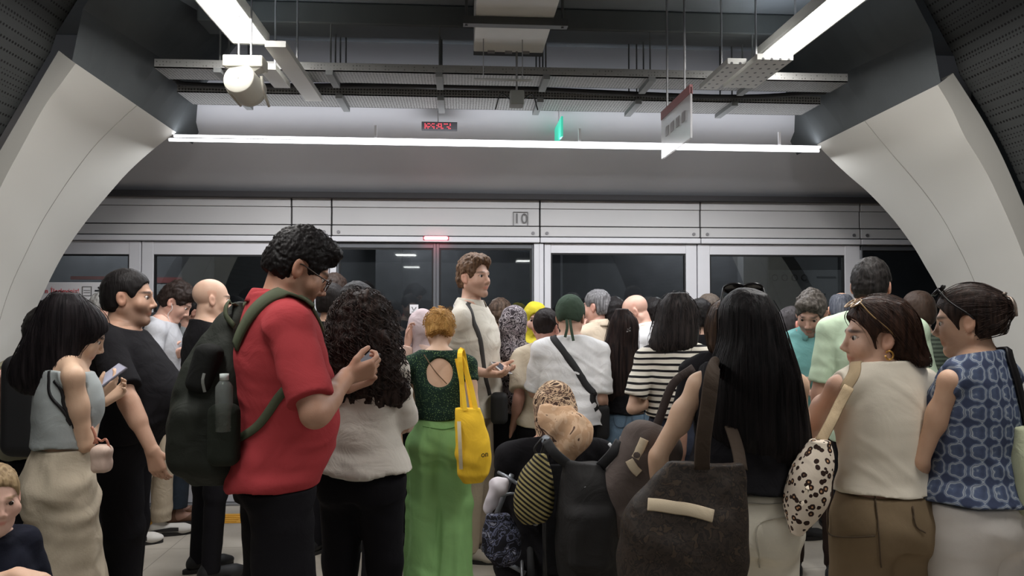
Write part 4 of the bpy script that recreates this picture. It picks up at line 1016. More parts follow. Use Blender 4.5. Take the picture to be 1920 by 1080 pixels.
# green exit sign, edge on
a = WY(1045, 268, 5.0); b = WY(1055, 232, 5.0); gs = empty('exit_sign', a, 0, 'small green lit exit sign seen edge-on above the light line', 'sign')
gm2 = bpy.data.materials.new('green lit'); gm2.use_nodes = True; bs = gm2.node_tree.nodes['Principled BSDF']; bs.inputs['Base Color'].default_value = (.05, .5, .35, 1); bs.inputs['Emission Color'].default_value = (.04, .50, .34, 1); bs.inputs['Emission Strength'].default_value = .8
z_ = b[2] - a[2]; m = MB(); m.add([(0, -.2, 0), (.012, -.2, 0), (.0, .15, .02), (.012 + .0, .15, .02), (0, -.2, z_), (.012, -.2, z_), (0, .15, z_), (.012, .15, z_)], [(0, 1, 5, 4), (2, 6, 7, 3), (0, 4, 6, 2), (1, 3, 7, 5), (4, 5, 7, 6), (0, 2, 3, 1)]); m.build('face', gm2, gs)
MB().box((.004, -.02, z_), (.012, .0, 2.95 - a[2])).build('hanger', white, gs)
# small junction box and red running text
a = WY(957, 168, 4.15); b = WY(983, 195, 4.15); bx = tag(MB().box((a[0], 4.15, b[2]), (b[0], 4.25, a[2]), .005).build('junction_box', plain('box grey', (118, 120, 116), .5)), 'small grey junction box hanging near the middle of the ceiling trays', 'junction box')
MB().tube([((a[0] + b[0]) / 2, 4.2, a[2]), ((a[0] + b[0]) / 2, 4.2, 3.25)], .006, 6).build('hanger', steel, bx)
for s_ in (-1, 1): MB().tube(spline([((a[0] if s_ < 0 else b[0]), 4.2, (a[2] + b[2]) / 2), ((a[0] + b[0]) / 2 + s_ * .09, 4.2, a[2] - .01), ((a[0] + b[0]) / 2 + s_ * .12, 4.2, b[2] - .02)], 8), .004, 5).build('cable', plain('cable black', (40, 40, 42), .6), bx)
a = WY(796, 241, 4.93); b = WY(846, 231, 4.93); rd = empty('running_text_display', ((a[0] + b[0]) / 2, 4.93, a[2]), 0, 'dim red running text display above the light line', 'display')
hw = (b[0] - a[0]) / 2; hh = b[2] - a[2]; MB().box((-hw - .02, .0, -.008), (hw + .04, .03, hh + .008), .002).build('housing', plain('display black', (70, 70, 74), .5), rd)
rm = bpy.data.materials.new('red led text'); rm.use_nodes = True; bs = rm.node_tree.nodes['Principled BSDF']; bs.inputs['Base Color'].default_value = (.3, .02, .03, 1); bs.inputs['Emission Color'].default_value = (.9, .12, .16, 1); bs.inputs['Emission Strength'].default_value = .9
m = MB(); rs = random.Random(3)
for k in range(18):
    for j in range(4):
        if rs.random() < .62: m.box((-hw + k * hw / 9, -.003, j * hh / 4), (-hw + k * hw / 9 + hw / 13, 0, j * hh / 4 + hh / 5.5))
m.build('led_dots', rm, rd)
MB().tube([(0, .015, hh), (0, .015, 2.8 - a[2])], .004, 5).build('hanger', steel, rd)
a, b = WY(889, 146, 4.0), WY(997, 151, 4.0); ms_ = tag(MB().box((a[0], 4.0, b[2]), (b[0], 4.02, a[2])).build('metal_strip', plain('strip grey', (150, 152, 150), .5)), 'thin light metal strip hanging just beyond the big ventilation duct', 'metal strip')
for x_ in (a[0] + .05, b[0] - .05): MB().tube([(x_, 4.01, a[2] - .002), (x_, 4.01, 3.25)], .003, 5).build('hanger', steel, ms_)
a, b = WY(1600, 180, 3.2), WY(1700, 130, 3.0)

# ================================================================ the crowd
BLK = (20, 19, 21)
blackcot = fabric('black cotton', (24, 23, 26), fold=10, crease=.5); blacktr = fabric('black trousers cloth', (22, 21, 25), fold=7, crease=.4)
whitecot = fabric('white cotton', (212, 210, 208), fold=10); beige = fabric('beige chino', (176, 162, 142), fold=8)
def pat(name, build, rough=.85, crease=.4, fold=9):
    if name in MC: return MC[name]
    m, nt, b = base(name, rough, .2); out = build(nt); nt.links.new(out, b.inputs['Base Color'])
    f = node(nt, 'ShaderNodeTexNoise', i_Scale=float(fold), i_Detail=3.0, i_Distortion=1.2); nt.links.new(coords(nt), f.inputs[0]); bumpit(nt, b, f.outputs[0], crease, .02); MC[name] = m; return m
def stripes_z(nt, period, duty, ca, cb, wob=.004, axis=2, rt=(0, 0, 0)):
    s = node(nt, 'ShaderNodeSeparateXYZ'); nt.links.new(coords(nt, rot=rt), s.inputs[0])
    n = node(nt, 'ShaderNodeTexNoise', i_Scale=6.0); nt.links.new(coords(nt), n.inputs[0])
    a = node(nt, 'ShaderNodeMath', operation='MULTIPLY_ADD'); nt.links.new(n.outputs[0], a.inputs[0]); a.inputs[1].default_value = wob; nt.links.new(s.outputs[axis], a.inputs[2])
    d = node(nt, 'ShaderNodeMath', operation='DIVIDE'); nt.links.new(a.outputs[0], d.inputs[0]); d.inputs[1].default_value = period
    f = node(nt, 'ShaderNodeMath', operation='FRACT'); nt.links.new(d.outputs[0], f.inputs[0])
    r = ramp(nt, [(0, lin(ca)), (duty, lin(cb))], 'CONSTANT'); nt.links.new(f.outputs[0], r.inputs[0]); return r.outputs[0]
def blotch(nt, scale, stops, dist=1.5, dim=2.0, sc3=(1, 1, 1)):
    n = node(nt, 'ShaderNodeTexNoise', i_Scale=float(scale), i_Detail=dim, i_Distortion=dist); nt.links.new(coords(nt, sc3), n.inputs[0])
    r = ramp(nt, [(p, lin(c)) for p, c in stops], 'CONSTANT'); nt.links.new(n.outputs[0], r.inputs[0]); return r.outputs[0]

# ---- man in the red polo shirt
SECFAT = [(.46, 0, .0, .092, .074), (.50, 0, -.006, .108, .084), (.54, 0, .004, .112, .092), (.60, 0, .012, .112, .094), (.66, 0, .006, .108, .088), (.72, 0, .0, .108, .084),
          (.76, 0, -.004, .108, .078), (.795, 0, -.008, .102, .062), (.825, 0, -.012, .074, .048), (.845, 0, -.012, .046, .042)]
pI = person(519, 2.6, 1.815, 66, 'tall person in a red polo shirt and glasses, wearing a green backpack', sec=SECFAT, wid=[.92, .86, 1.0, 1.05], dep=[.9, .84, .95, 1.05], belly=.03, bz=.62, head=(4, 30, 0), skin=(180, 140, 118), vox=.005, arm_r=1.18, lean=2.5, neck=.80,
    arms=dict(R=dict(hand=(650, 706, -.04), elb=(600, 800, -.30), dir=('v', .1, .9, .25), palm=(-.7, .1, .6), curl=.9), L=dict(hand=(650, 722, .22), elb=(620, 820, .4), dir=('v', .0, .8, .35), palm=(.7, .1, .5), curl=.9)),
    hair=dict(k='short', c=(26, 23, 23), v=.012, top=.022, quiff=1, amp=.0042, freq=95, vox=.004, nape=-.070),
    face=dict(fat=1, nose=1.2, beard=.25), hs=1.07,
    top=dict(mat=fabric('red pique', (164, 60, 64), crease=.45, fold=7, var=.05), sleeve=.80, sl_flare=-.002, hem=.495, collar=True, loose=.006, disp=.0050, sl_ease=.016, neck=.842),
    bottom=dict(mat=blacktr, r=(.058, .056, .058), hem=.22, waist=.56, disp=.006, butt=.7), ankle=True)
# ---- woman in white sleeveless top, profile left
pAF = person(1652, 2.5, 1.56, -6, 'person with brown hair, ivory sleeveless top and olive trousers, face turned left', sex='f', wid=[1.04, 1.10, 1.0, .98], sw=.106, dep=1.10, neck=.66, head=(-72, 2, 0), skin=(206, 168, 146), vox=.0045, arm_r=1.12,
    arms=dict(L=dict(hand=(1475, 790, .35), elb=(1520, 850, -.02), curl=.5), R=dict(hand=(1690, 830, .35), elb=(1736, 840, .12), curl=.5)),
    hair=dict(k='bob', c=(46, 33, 29), c2=(86, 60, 48), v=.016, top=.022, amp=.004, vox=.0045, ears=1, hang=[(610, 1672, 44, .0, .085), (640, 1682, 44, -.01, .07), (662, 1702, 36, -.03, .045), (678, 1722, 22, -.05, .03), (686, 1732, 10, -.05, .015)], strands=600, slen=.14, sr=.0011, to=(.03, -.16, -.15), cy=.022, line=.008, sub=[((.05, .03, -.03), (.05, .06, .07))]),
    face=dict(nose=1.15, jaw=1.0, fat=.6), hs=.99,
    top=dict(name='sleeveless_top', mat=fabric('ivory jersey', (230, 221, 204), crease=.25, fold=5, var=.03), sleeve=0, hem=.572, neck=.842, nslope=.2, ease=.012, disp=.003, vox=.006),
    bottom=dict(mat=fabric('olive twill', (130, 112, 88), crease=.3, fold=6), r=(.066, .056, .056), hem=.03, waist=.60, disp=.004), bust=1)
# ---- woman in blue patterned blouse
def bluepat(nt):
    s = node(nt, 'ShaderNodeSeparateXYZ'); nt.links.new(coords(nt), s.inputs[0])
    ny = node(nt, 'ShaderNodeMath', operation='MULTIPLY'); nt.links.new(s.outputs[1], ny.inputs[0]); ny.inputs[1].default_value = -1
    at = node(nt, 'ShaderNodeMath', operation='ARCTAN2'); nt.links.new(s.outputs[0], at.inputs[0]); nt.links.new(ny.outputs[0], at.inputs[1])
    ur = node(nt, 'ShaderNodeMath', operation='MULTIPLY'); nt.links.new(at.outputs[0], ur.inputs[0]); ur.inputs[1].default_value = .135
    def wave(ax, per, ph=0, off=None):
        m_ = node(nt, 'ShaderNodeMath', operation='MULTIPLY_ADD'); nt.links.new(ur.outputs[0] if ax == 0 else s.outputs[ax], m_.inputs[0]); m_.inputs[1].default_value = 2 * pi / per; m_.inputs[2].default_value = ph
        c = node(nt, 'ShaderNodeMath', operation='COSINE'); nt.links.new(m_.outputs[0], c.inputs[0]); return c.outputs[0]
    def op(o, a, b_): 
        n = node(nt, 'ShaderNodeMath', operation=o)
        for i, v in enumerate((a, b_)):
            if isinstance(v, (int, float)): n.inputs[i].default_value = v
            else: nt.links.new(v, n.inputs[i])
        return n.outputs[0]
    nz = node(nt, 'ShaderNodeTexNoise', i_Scale=45.0, i_Detail=3.0); nt.links.new(coords(nt), nz.inputs[0])
    v1 = op('ADD', wave(0, .052), op('MULTIPLY', wave(2, .060), 1.0)); v2 = op('MULTIPLY', op('ADD', wave(0, .026, 1.0), wave(2, .030)), .45)
    v = op('ADD', op('ADD', v1, v2), op('MULTIPLY', op('SUBTRACT', nz.outputs[0], .5), 1.6))
    v = op('MULTIPLY_ADD', v, .25); n = v.node; n.inputs[2].default_value = .5
    r = ramp(nt, [(0, lin((66, 74, 98))), (.30, lin((84, 96, 122))), (.40, lin((176, 184, 190))), (.46, lin((80, 88, 112))), (.56, lin((160, 168, 178))), (.60, lin((92, 104, 128))), (.78, lin((60, 68, 92)))]); nt.links.new(v, r.inputs[0]); return r.outputs[0]
pAH = person(1826, 2.45, 1.60, -24, 'person with a dark hair bun, blue patterned sleeveless blouse and white trousers', sex='f', wid=[1.08, 1.10, 1.08, 1.05], dep=1.1, neck=.8, head=(-26, 8, 0), skin=(206, 168, 142), vox=.005, arm_r=.92,
    arms=dict(L=dict(hand=(1728, 915, .14), elb=(1752, 815, .0)), R=dict(hand=(1935, 950, .1), elb=(1930, 850, -.1))),
    hair=dict(k='bun', c=(34, 26, 25), c2=(80, 62, 54), v=.012, top=.014, amp=.003, vox=.0045, blobs=[((.02, -.108, .030), (.045, .038, .045)), ((.0, -.09, .055), (.05, .04, .04))], strands=420, slen=.10, sr=.0011, to=(.02, -.16, .03), cy=.018, line=.006),
    face=dict(nose=1.1), top=dict(name='blouse', mat=pat('blue tile print', bluepat, crease=.25), sleeve=0, hem=.55, neck=.84, ease=.014, loose=.02, disp=.004, vox=.006, hslopey=.0),
    bottom=dict(mat=fabric('white linen', (214, 208, 202), crease=.45, fold=6), r=(.066, .056, .054), hem=.03, waist=.58, disp=.006), bust=1)
# ---- left side of the crowd
linenb = fabric('beige linen', (188, 176, 156), crease=.6, fold=5, weave=160)
pB = person(118, 2.9, 1.57, 52, 'person with long dark hair, grey-blue tank top and wide beige linen trousers, holding a phone', sex='f', wid=[1.12, 1.12, 1.0, 1.0], dep=1.1, lean=3, neck=.60, head=(12, 24, 4), skin=(210, 177, 151), vox=.005,
    arms=dict(R=dict(hand=(184, 742, .10), elb=(150, 830, -.10), dir=('v', .1, .6, .55), palm=(-.5, -.1, .8), curl=.5), L=dict(hand=(196, 752, .22), elb=(150, 770, .5), dir=('v', .1, .6, .4), palm=(.5, .1, .8), curl=.6)),
    hair=dict(k='long', cy=-.025, c=(24, 21, 24), c2=(50, 44, 46), v=.016, top=.016, amp=.004, vox=.005, hang=[(590, 122, 46, .0, .10), (630, 104, 50, -.02, .085), (670, 88, 58, -.03, .07), (705, 78, 62, -.04, .055), (728, 78, 56, -.05, .035), (738, 84, 40, -.05, .02)], strands=420, slen=.2, sr=.0012),
    top=dict(name='tank_top', mat=fabric('grey blue jersey', (160, 166, 166), crease=.3), sleeve=0, hem=.615, neck=.80, nslope=.1, disp=.003, armhole=-.012, ease=.012),
    bottom=dict(mat=linenb, r=(.070, .076, .086), hem=.02, waist=.625, disp=.010, drape=.8, gather=.35, vox=.008), feet=[(.10, 0), (-.10, 0)])
o = strap_on(pB, pB.topf, [(70, 690, -.15), (84, 740, -.15), (110, 775, -.18), (142, 805, -.18)], .012, .003, plain('black leather', (26, 24, 26), .4), 'strap')
PB = VF(191, 2.82, 'small cream and pink handbag hanging at the hip of the person in linen trousers', 'handbag', 'bag', 886)
f = Fld((-.12, -.08, -.01), (.12, .08, .18), .004); f.add(rbox(PB.q(191, 862), (.034, .03, .048), .02)); f.add(rbox(PB.q(191, 845), (.028, .024, .02), .015), .02); f.mesh('pouch', fabric('cream leather', (204, 180, 166), rough=.5, crease=.3), PB.root, disp=lambda P: noise(P, 40, 2) * .003)
m = MB(); m.tube(spline([PB.q(176, 832), PB.q(181, 822), PB.q(190, 827), PB.q(199, 824), PB.q(206, 842)], 16), .0045, 8); m.tube(spline([PB.q(172, 800), PB.q(178, 815), PB.q(182, 832)], 8), .005, 8); m.build('handle', plain('tan handle', (170, 112, 92), .5), PB.root, True)
reparent(o, pB, PB.root)
o2 = strap_on(pB, pB.topf, [(86, 715, -.15), (100, 750, -.18), (128, 782, -.18), (160, 808, -.16)], .012, .003, plain('black leather', (26, 24, 26), .4), 'strap', PB.root)
phone(pB, 'R', 'mobile phone held by the person with the tank top', at=(200, 709, .12), tilt=(38, 12, -42), sz=(.074, .155, .009), col=(110, 108, 118), screen=(150, 150, 165))
pC = person(236, 3.5, 1.69, 84, 'heavyset person in a black T-shirt and black trousers standing in profile, facing right', sec=SECFAT, wid=1.0, dep=[1.0, .98, 1.0, 1.0], belly=.10, bz=.655, neck=.85, head=(-4, 2, 0), skin=(184, 147, 125), vox=.005, arm_r=1.12,
    arms=dict(R=dict(hand=(288, 850, -.30), elb=(236, 775, -.40), dir=('v', 0, .25, -.95), palm=(-.9, .3, 0), curl=.45), L=dict(on=False)),
    hair=dict(k='short', c=(30, 27, 27), v=.006, top=.008, amp=.002, nape=-.075, cy=.012, line=.012), face=dict(fat=1, beard=.35, nose=1.1), hs=1.06,
    top=dict(mat=blackcot, sleeve=.80, sl_flare=.01, hem=.53, loose=.01, disp=.004), bottom=dict(mat=blacktr, r=(.062, .05, .045), disp=.006, waist=.58), feet=[(.07, .02), (-.07, -.02)])
pD = person(392, 4.2, 1.685, 55, 'bald person in a black T-shirt standing behind the green backpack', sex='m', wid=1.1, dep=1.1, head=(8, 4, 0), skin=(204, 170, 149), vox=.006, hair=None, face=dict(noeyes=0, fat=.4), top=dict(mat=blackcot, hem=.52), bottom=dict(mat=blacktr))
pE = person(288, 4.85, 1.70, 78, 'person in a light grey T-shirt and beige trousers with earphones, bent over a phone', wid=.95, lean=8, head=(6, 34, 0), skin=(212, 171, 154), vox=.0065,
    arms=dict(R=dict(hand=(318, 668, -.05), elb=(288, 690, -.2), dir=('v', .1, .9, .3), palm=(-.7, 0, .6), curl=.8), L=dict(hand=(324, 668, .1), elb=(300, 700, .2), dir=('v', 0, .9, .3), palm=(.7, 0, .6), curl=.8)),
    hair=dict(k='short', c=(44, 34, 30), v=.012, top=.024, quiff=1, amp=.006), top=dict(mat=fabric('light grey cotton', (176, 176, 180)), sleeve=.75, sl_flare=.012, hem=.50, loose=.01),
    bottom=dict(mat=beige, r=(.052, .042, .036), disp=.007, hem=.055, vox=.007), shoes=(206, 202, 196), feet=[(.08, -.10), (-.08, .06)])
# black flash on the trainers
for (x, y) in [(.08, -.10), (-.08, .06)]:
    m = MB(); m.add([(x + .044, y - .07, .035), (x + .050, y + .10, .030), (x + .048, y + .10, .055), (x + .046, y + .05, .058), (x + .044, y - .07, .045)], [(0, 1, 2, 3, 4)]); m.build('side_stripe', plain('trainer black', (40, 38, 38), .6), pE.root)
m = MB(); m.tube(spline([pE.hp((.08, -.005, -.01)), pE.hp((.078, .02, -.04)), pE.hp((.07, .03, -.10)), pE.T((.03, .12, 1.30)), pE.T((.0, .16, 1.2))], 20), .0022, 6); m.build('earphone_wire', plain('white wire', (225, 222, 222), .4), pE.root, True)
phone(pE, 'R', 'phone held by the person with earphones', at=(330, 655, .03), tilt=(40, 0, -70), col=(36, 36, 40))
greytee = fabric('mid grey cotton', (120, 122, 122))
pF = person(338, 5.28, 1.62, 70, 'person in a grey T-shirt and dark jeans with a black backpack, by the yellow strip', lean=6, head=(10, 40, 0), skin=(148, 115, 100), vox=.008, arms=dict(R=dict(hand=(352, 700, -.1), elb=(330, 700, -.3))), hair=dict(k='short', c=(26, 24, 24)), top=dict(mat=greytee, sleeve=.7), bottom=dict(mat=fabric('dark jeans', (44, 52, 62), weave=200), hem=.07, r=(.055, .046, .043)), shoes=(96, 66, 48), ankle=True)
o = strap_on(pF, pF.topf, [(320, 598, -.1), (317, 612, -.16), (316, 630, -.18), (317, 650, -.18)], .05, .006, plain('black nylon', (30, 30, 32), .7), 'strap'); 
FB = VF(300, 5.12, 'black backpack on the person in grey by the yellow strip', 'backpack', 'backpack', 690); f = Fld((-.2, -.16, -.03), (.2, .16, .5), .01); f.add(rbox(FB.q(302, 640), (.09, .13, .2), .06)); f.mesh('backpack_shell', plain('black nylon', (30, 30, 32), .7), FB.root); reparent(o, pF, FB.root)
pG = person(197, 5.1, 1.62, 75, 'grey-haired person in a white shirt, mostly hidden behind the heavyset person', head=(0, 5, 0), skin=(198, 161, 142), vox=.009, hair=dict(k='short', c=(176, 172, 168), c2=(214, 212, 208)), top=dict(mat=whitecot), bottom=dict(mat=blacktr))
olive = fabric('olive grey cotton', (142, 138, 118))
pH = person(66, 3.75, 1.52, 35, 'person in an olive-grey shirt behind the long-haired phone user at far left', head=(0, 12, 0), lean=4, neck=.8, skin=(194, 153, 139), vox=.007, hair=dict(k='short', c=(30, 27, 26)), top=dict(mat=olive, sleeve=.9, disp=.005), bottom=dict(mat=blacktr), arms=dict(L=dict(hand=(-10, 770, -.05), elb=(-4, 720, -.15))))
o = strap_on(pH, pH.topf, [(52, 612, .02), (48, 625, -.05), (50, 650, -.13)], .055, .006, plain('black nylon', (30, 30, 32), .7), 'strap')
HB = VF(50, 3.55, 'black backpack worn by the olive-shirted person at the far left', 'backpack', 'backpack', 860); f = Fld((-.25, -.2, -.03), (.25, .2, .7), .01); f.add(rbox(HB.q(52, 760), (.11, .07, .24), .06)); f.mesh('backpack_shell', plain('black nylon', (30, 30, 32), .7), HB.root); reparent(o, pH, HB.root)
# toddler at the bottom left edge
SECC = [(.46, 0, 0, .095, .08), (.54, 0, .01, .105, .09), (.62, 0, .01, .105, .088), (.70, 0, 0, .10, .078), (.76, 0, 0, .09, .06), (.80, 0, -.005, .05, .045)]
pK = person(-6, 2.3, .965, 128, 'blond toddler in dark clothes at the lower left edge, face turned to the room', sec=SECC, neck=1.25, head=(8, 8, 0), skin=(222, 183, 166), vox=.004, hs=.80, sw=.10, arm_r=1.0, arms=dict(R=dict(on=False), L=dict(on=False)),
    hair=dict(k='short', c=(150, 124, 92), c2=(196, 170, 130), v=.006, top=.010, amp=.003, freq=40, line=.015, vox=.004), face=dict(nose=.3, fat=1.2, jaw=.9, brow=.5), top=dict(mat=fabric('navy knit', (30, 32, 44)), sleeve=1.0, hem=.45), bottom=dict(mat=blacktr, r=(.07, .055, .05)))
# ---- behind the red polo
curlh = dict(k='curly', c=(36, 30, 29), c2=(84, 68, 62), v=.026, top=.020, amp=.013, vox=.005, hang=[(590, 678, 56, .0, .12), (630, 678, 66, -.03, .12), (680, 680, 76, -.05, .10), (720, 686, 79, -.06, .08), (748, 692, 72, -.07, .05), (762, 698, 50, -.07, .03)], strands=900, slen=.11, curl=.011, sr=.0018)
pJ = person(680, 3.1, 1.575, 14, 'person with very long curly dark hair, white T-shirt and black trousers', sex='f', wid=[1.14, 1.0, 1.02, 1.0], dep=1.1, neck=.8, head=(-6, 14, 0), skin=(204, 167, 146), vox=.006, hair=curlh, arms=dict(R=dict(hand=(735, 800, .28), elb=(765, 815, 0)), L=dict(hand=(620, 720, .3), elb=(606, 800, .05))),
    top=dict(mat=fabric('off white cotton', (206, 200, 190), crease=.5), sleeve=.9, sl_flare=.02, hem=.53, loose=.03, disp=.007), bottom=dict(mat=blacktr, r=(.066, .046, .036), disp=.003))
pK2 = person(668, 3.85, 1.64, 24, 'dark-haired person directly behind the long curly hair, only the crown showing', head=(0, 6, 0), skin=(194, 160, 138), vox=.008, hair=dict(k='short', c=(30, 26, 26), v=.016, top=.016, amp=.003), top=dict(mat=blackcot), bottom=dict(mat=blacktr), shoes=(190, 186, 182))
pL1 = person(626, 5.0, 1.74, 15, 'brown-haired person farthest back behind the red polo, nearest the doors', head=(0, 0, 0), skin=(188, 154, 135), vox=.009, hair=dict(k='short', c=(58, 46, 40), v=.012, top=.016), top=dict(mat=fabric('dark grey cotton', (56, 54, 58))), bottom=dict(mat=blacktr))
pL2 = person(621, 4.55, 1.665, 30, 'person with a short faded haircut and black collar behind the red polo', head=(0, 0, 0), skin=(198, 161, 139), vox=.008, hair=dict(k='short', c=(34, 29, 28), v=.006, top=.008, amp=.002), top=dict(mat=blackcot), bottom=dict(mat=blacktr))
# orange hair, green trousers
def dots(nt):
    v = node(nt, 'ShaderNodeTexVoronoi', i_Scale=130.0); nt.links.new(coords(nt), v.inputs[0]); r = ramp(nt, [(0, lin((120, 150, 96))), (.24, lin((26, 46, 38)))], 'CONSTANT'); nt.links.new(v.outputs[0], r.inputs[0]); return r.outputs[0]
pM = person(824, 4.05, 1.50, 4, 'person with orange pinned-up hair, open-back green dotted top and wide green trousers', sex='f', wid=[1.08, .98, .98, 1.0], neck=.9, lean=0, head=(-10, 22, 0), skin=(212, 178, 154), vox=.006, sw=.104,
    arms=dict(R=dict(hand=(868, 790, .10), elb=(884, 740, -.05)), L=dict(hand=(790, 700, .30), elb=(768, 750, .1))),
    hair=dict(k='bun', c=(196, 142, 74), c2=(240, 192, 120), v=.016, top=.016, amp=.006, blobs=[((0, -.085, .06), (.05, .04, .05)), ((.02, -.10, .02), (.045, .035, .045))], strands=220, slen=.07, sr=.0018, curl=.005, to=(0, -.14, .06), nape=-.055),
    top=dict(name='open_back_top', mat=pat('green dotted jersey', dots, crease=.3), sleeve=.30, sl_flare=.0, hem=.60, neck=.845, nslope=0, disp=.002, vox=.0055, scoop=[((.012, -.125, 1.152), (.092, .085, .092))]),
    bottom=dict(mat=fabric('green satin cloth', (136, 180, 116), crease=.5, fold=5, rough=.6), r=(.066, .062, .074), hem=.015, waist=.615, disp=.009, drape=1.0, vox=.007), feet=[(.075, 0), (-.075, 0)], shoes=(180, 170, 160))
m = MB(); m.tube(spline([pM.L(795, 665, -.13), pM.L(815, 695, -.16), pM.L(838, 720, -.14)], 10), .003, 6); m.build('back_strap', plain('olive cord', (110, 84, 60), .6), pM.root)
pN = person(788, 4.65, 1.50, 40, 'person in a pale mauve headscarf and pink top beside the orange hair', sex='f', head=(-20, 15, 0), skin=(202, 161, 144), vox=.008, hair=dict(k='scarf', c=(60, 40, 30), mat=fabric('mauve scarf', (176, 160, 162), crease=.6), amp=.005), top=dict(mat=fabric('pale pink', (200, 172, 160)), sleeve=1.8, hem=.5), bottom=dict(mat=blacktr), arms=dict(L=dict(hand=(765, 640, -.1), elb=(745, 700, .1))))
# tall man with the sling strap
cream = fabric('cream shirt cloth', (210, 204, 192), crease=.55)
pO = person(888, 4.55, 1.81, 108, 'tall fair-haired person in a cream shirt with a dark sling strap, looking right', wid=1.06, dep=1.08, head=(24, -2, 0), neck=1.0, skin=(214, 175, 155), vox=.0055,
    arms=dict(R=dict(hand=(912, 700, -.26), elb=(880, 720, -.15), dir=(934, 702, -.30), palm=(-.3, .1, .9), curl=.45), L=dict(hand=(930, 688, -.1), elb=(950, 720, .2), dir=(944, 694, -.15), palm=(.4, .1, .9), curl=.5)),
    hair=dict(k='short', c=(92, 68, 52), c2=(150, 118, 92), v=.012, top=.026, quiff=1, amp=.006, line=.02, vox=.005), face=dict(beard=.35, nose=1.1, jaw=1.05),
    top=dict(mat=cream, sleeve=.92, sl_flare=.02, hem=.47, collar=True, loose=.04, disp=.007, neck=.838), bottom=dict(mat=beige, r=(.055, .046, .042)), shoes=(190, 180, 170))
o = strap_on(pO, pO.topf, [(866, 581, -.02), (884, 603, -.16), (902, 638, -.2), (917, 690, -.22), (928, 740, -.2)], .030, .004, plain('sling strap', (52, 50, 48), .7), 'strap')
OB = VF(938, 4.35, 'black sling bag at the hip of the tall fair-haired person', 'sling_bag', 'bag', 800); f = Fld((-.12, -.1, -.03), (.12, .1, .3), .007); f.add(rbox(OB.q(936, 765), (.05, .05, .09), .03)); f.mesh('pouch', plain('black nylon', (30, 30, 32), .7), OB.root); reparent(o, pO, OB.root)
phone(pO, 'L', 'phone held low by the tall fair-haired person', at=(940, 690, -.2), tilt=(20, 10, 30), col=(200, 198, 198))
# yellow tote
T_ = VF(886, 3.86, 'bright yellow tote bag hanging beside the green trousers', 'tote_bag', 'bag', 908)
yel = fabric('yellow canvas', (250, 202, 60), crease=.6, fold=6, rough=.8)
f = Fld((-.16, -.12, -.02), (.16, .12, .47), .005)
f.add(loft(T_.secs([(904, 887, 12, 0, .035), (896, 888, 30, 0, .06), (860, 888, 33, 0, .07), (820, 886, 32, 0, .062), (780, 880, 26, 0, .045), (764, 876, 24, 0, .035)]), 3.2), 0)
f.mesh('bag_body', yel, T_.root, disp=lambda P: (noise(P @ rot(0, 0, 20), (9, 9, 22), 1) + .5 * noise(P, 20, 3)) * .006)
m = MB()
for pts in ([T_.q(868, 770, -.03), T_.q(866, 720, -.03), T_.q(862, 668, -.04), T_.q(866, 656, .05), T_.q(872, 680, .08), T_.q(886, 768, .04)],): 
    pp = spline(pts, 24); m.ribbon(pp, [(0, -1, .1)] * 24, .026, .003)
m.ribbon(spline([T_.q(872, 770, -.04), T_.q(866, 720, -.03), T_.q(857, 672, -.03)], 12), [(0, -1, .1)] * 12, .024, .003); m.ribbon(spline([T_.q(893, 772, -.03), T_.q(882, 722, -.02), T_.q(866, 672, -.03)], 12), [(0, -1, .1)] * 12, .026, .003); m.build('handle', yel, T_.root)
m = MB(); g = [[T_.q(857 + 4 * t + w_, 790 + 90 * t, -.062 - .02 * math.sin(t * pi)) for w_ in (0, 7)] for t in np.linspace(0, 1, 8)]; m.sheet(g); m.build('print_patch', plain('print white', (214, 200, 170), .7), T_.root)
text('print_lettering', 'on', .042, T_.q(909, 852, -.068), plain('ink', (50, 40, 26), .6), T_.root, rz=R(38))
# ---- middle
def spotscarf(nt): return blotch(nt, 17, [(0, (44, 38, 42)), (.44, (158, 150, 154)), (.52, (54, 48, 52)), (.60, (128, 118, 124))], 2.5)
def camo(nt): return blotch(nt, 9, [(0, (64, 48, 42)), (.40, (206, 178, 148)), (.49, (92, 72, 62)), (.55, (190, 160, 132)), (.62, (70, 52, 46))], 3.0, 3)
pP = person(962, 4.7, 1.52, 30, 'person in a black and white patterned headscarf and dark coat beside the cream shirt', sex='f', wid=1.1, head=(10, 10, 0), vox=.008, skin=(204, 167, 151), hair=dict(k='scarf', mat=pat('black white scarf print', spotscarf), amp=.004, c=(40, 34, 36)),
    top=dict(name='tunic', mat=pat('black white scarf print', spotscarf), sleeve=1.8, hem=.56), bottom=dict(mat=blacktr, kind='skirt', hem=.04))
pQ = person(1003, 5.15, 1.55, 196, 'person in a mustard yellow headscarf facing the camera', sex='f', head=(-14, 8, 0), vox=.006, skin=(220, 181, 165), hair=dict(k='scarf', mat=fabric('mustard scarf', (188, 174, 52), crease=.6), amp=.006, vox=.006, c=(60, 40, 30)), top=dict(mat=blackcot, sleeve=1.9), bottom=dict(mat=blacktr))
pR = person(938, 5.4, 1.57, 20, 'brown-haired person between the tall person and the yellow headscarf, near the doors', head=(0, 0, 0), skin=(198, 161, 142), vox=.009, hair=dict(k='short', c=(64, 50, 42), c2=(110, 90, 76), v=.014, top=.016), top=dict(mat=greytee), bottom=dict(mat=blacktr))
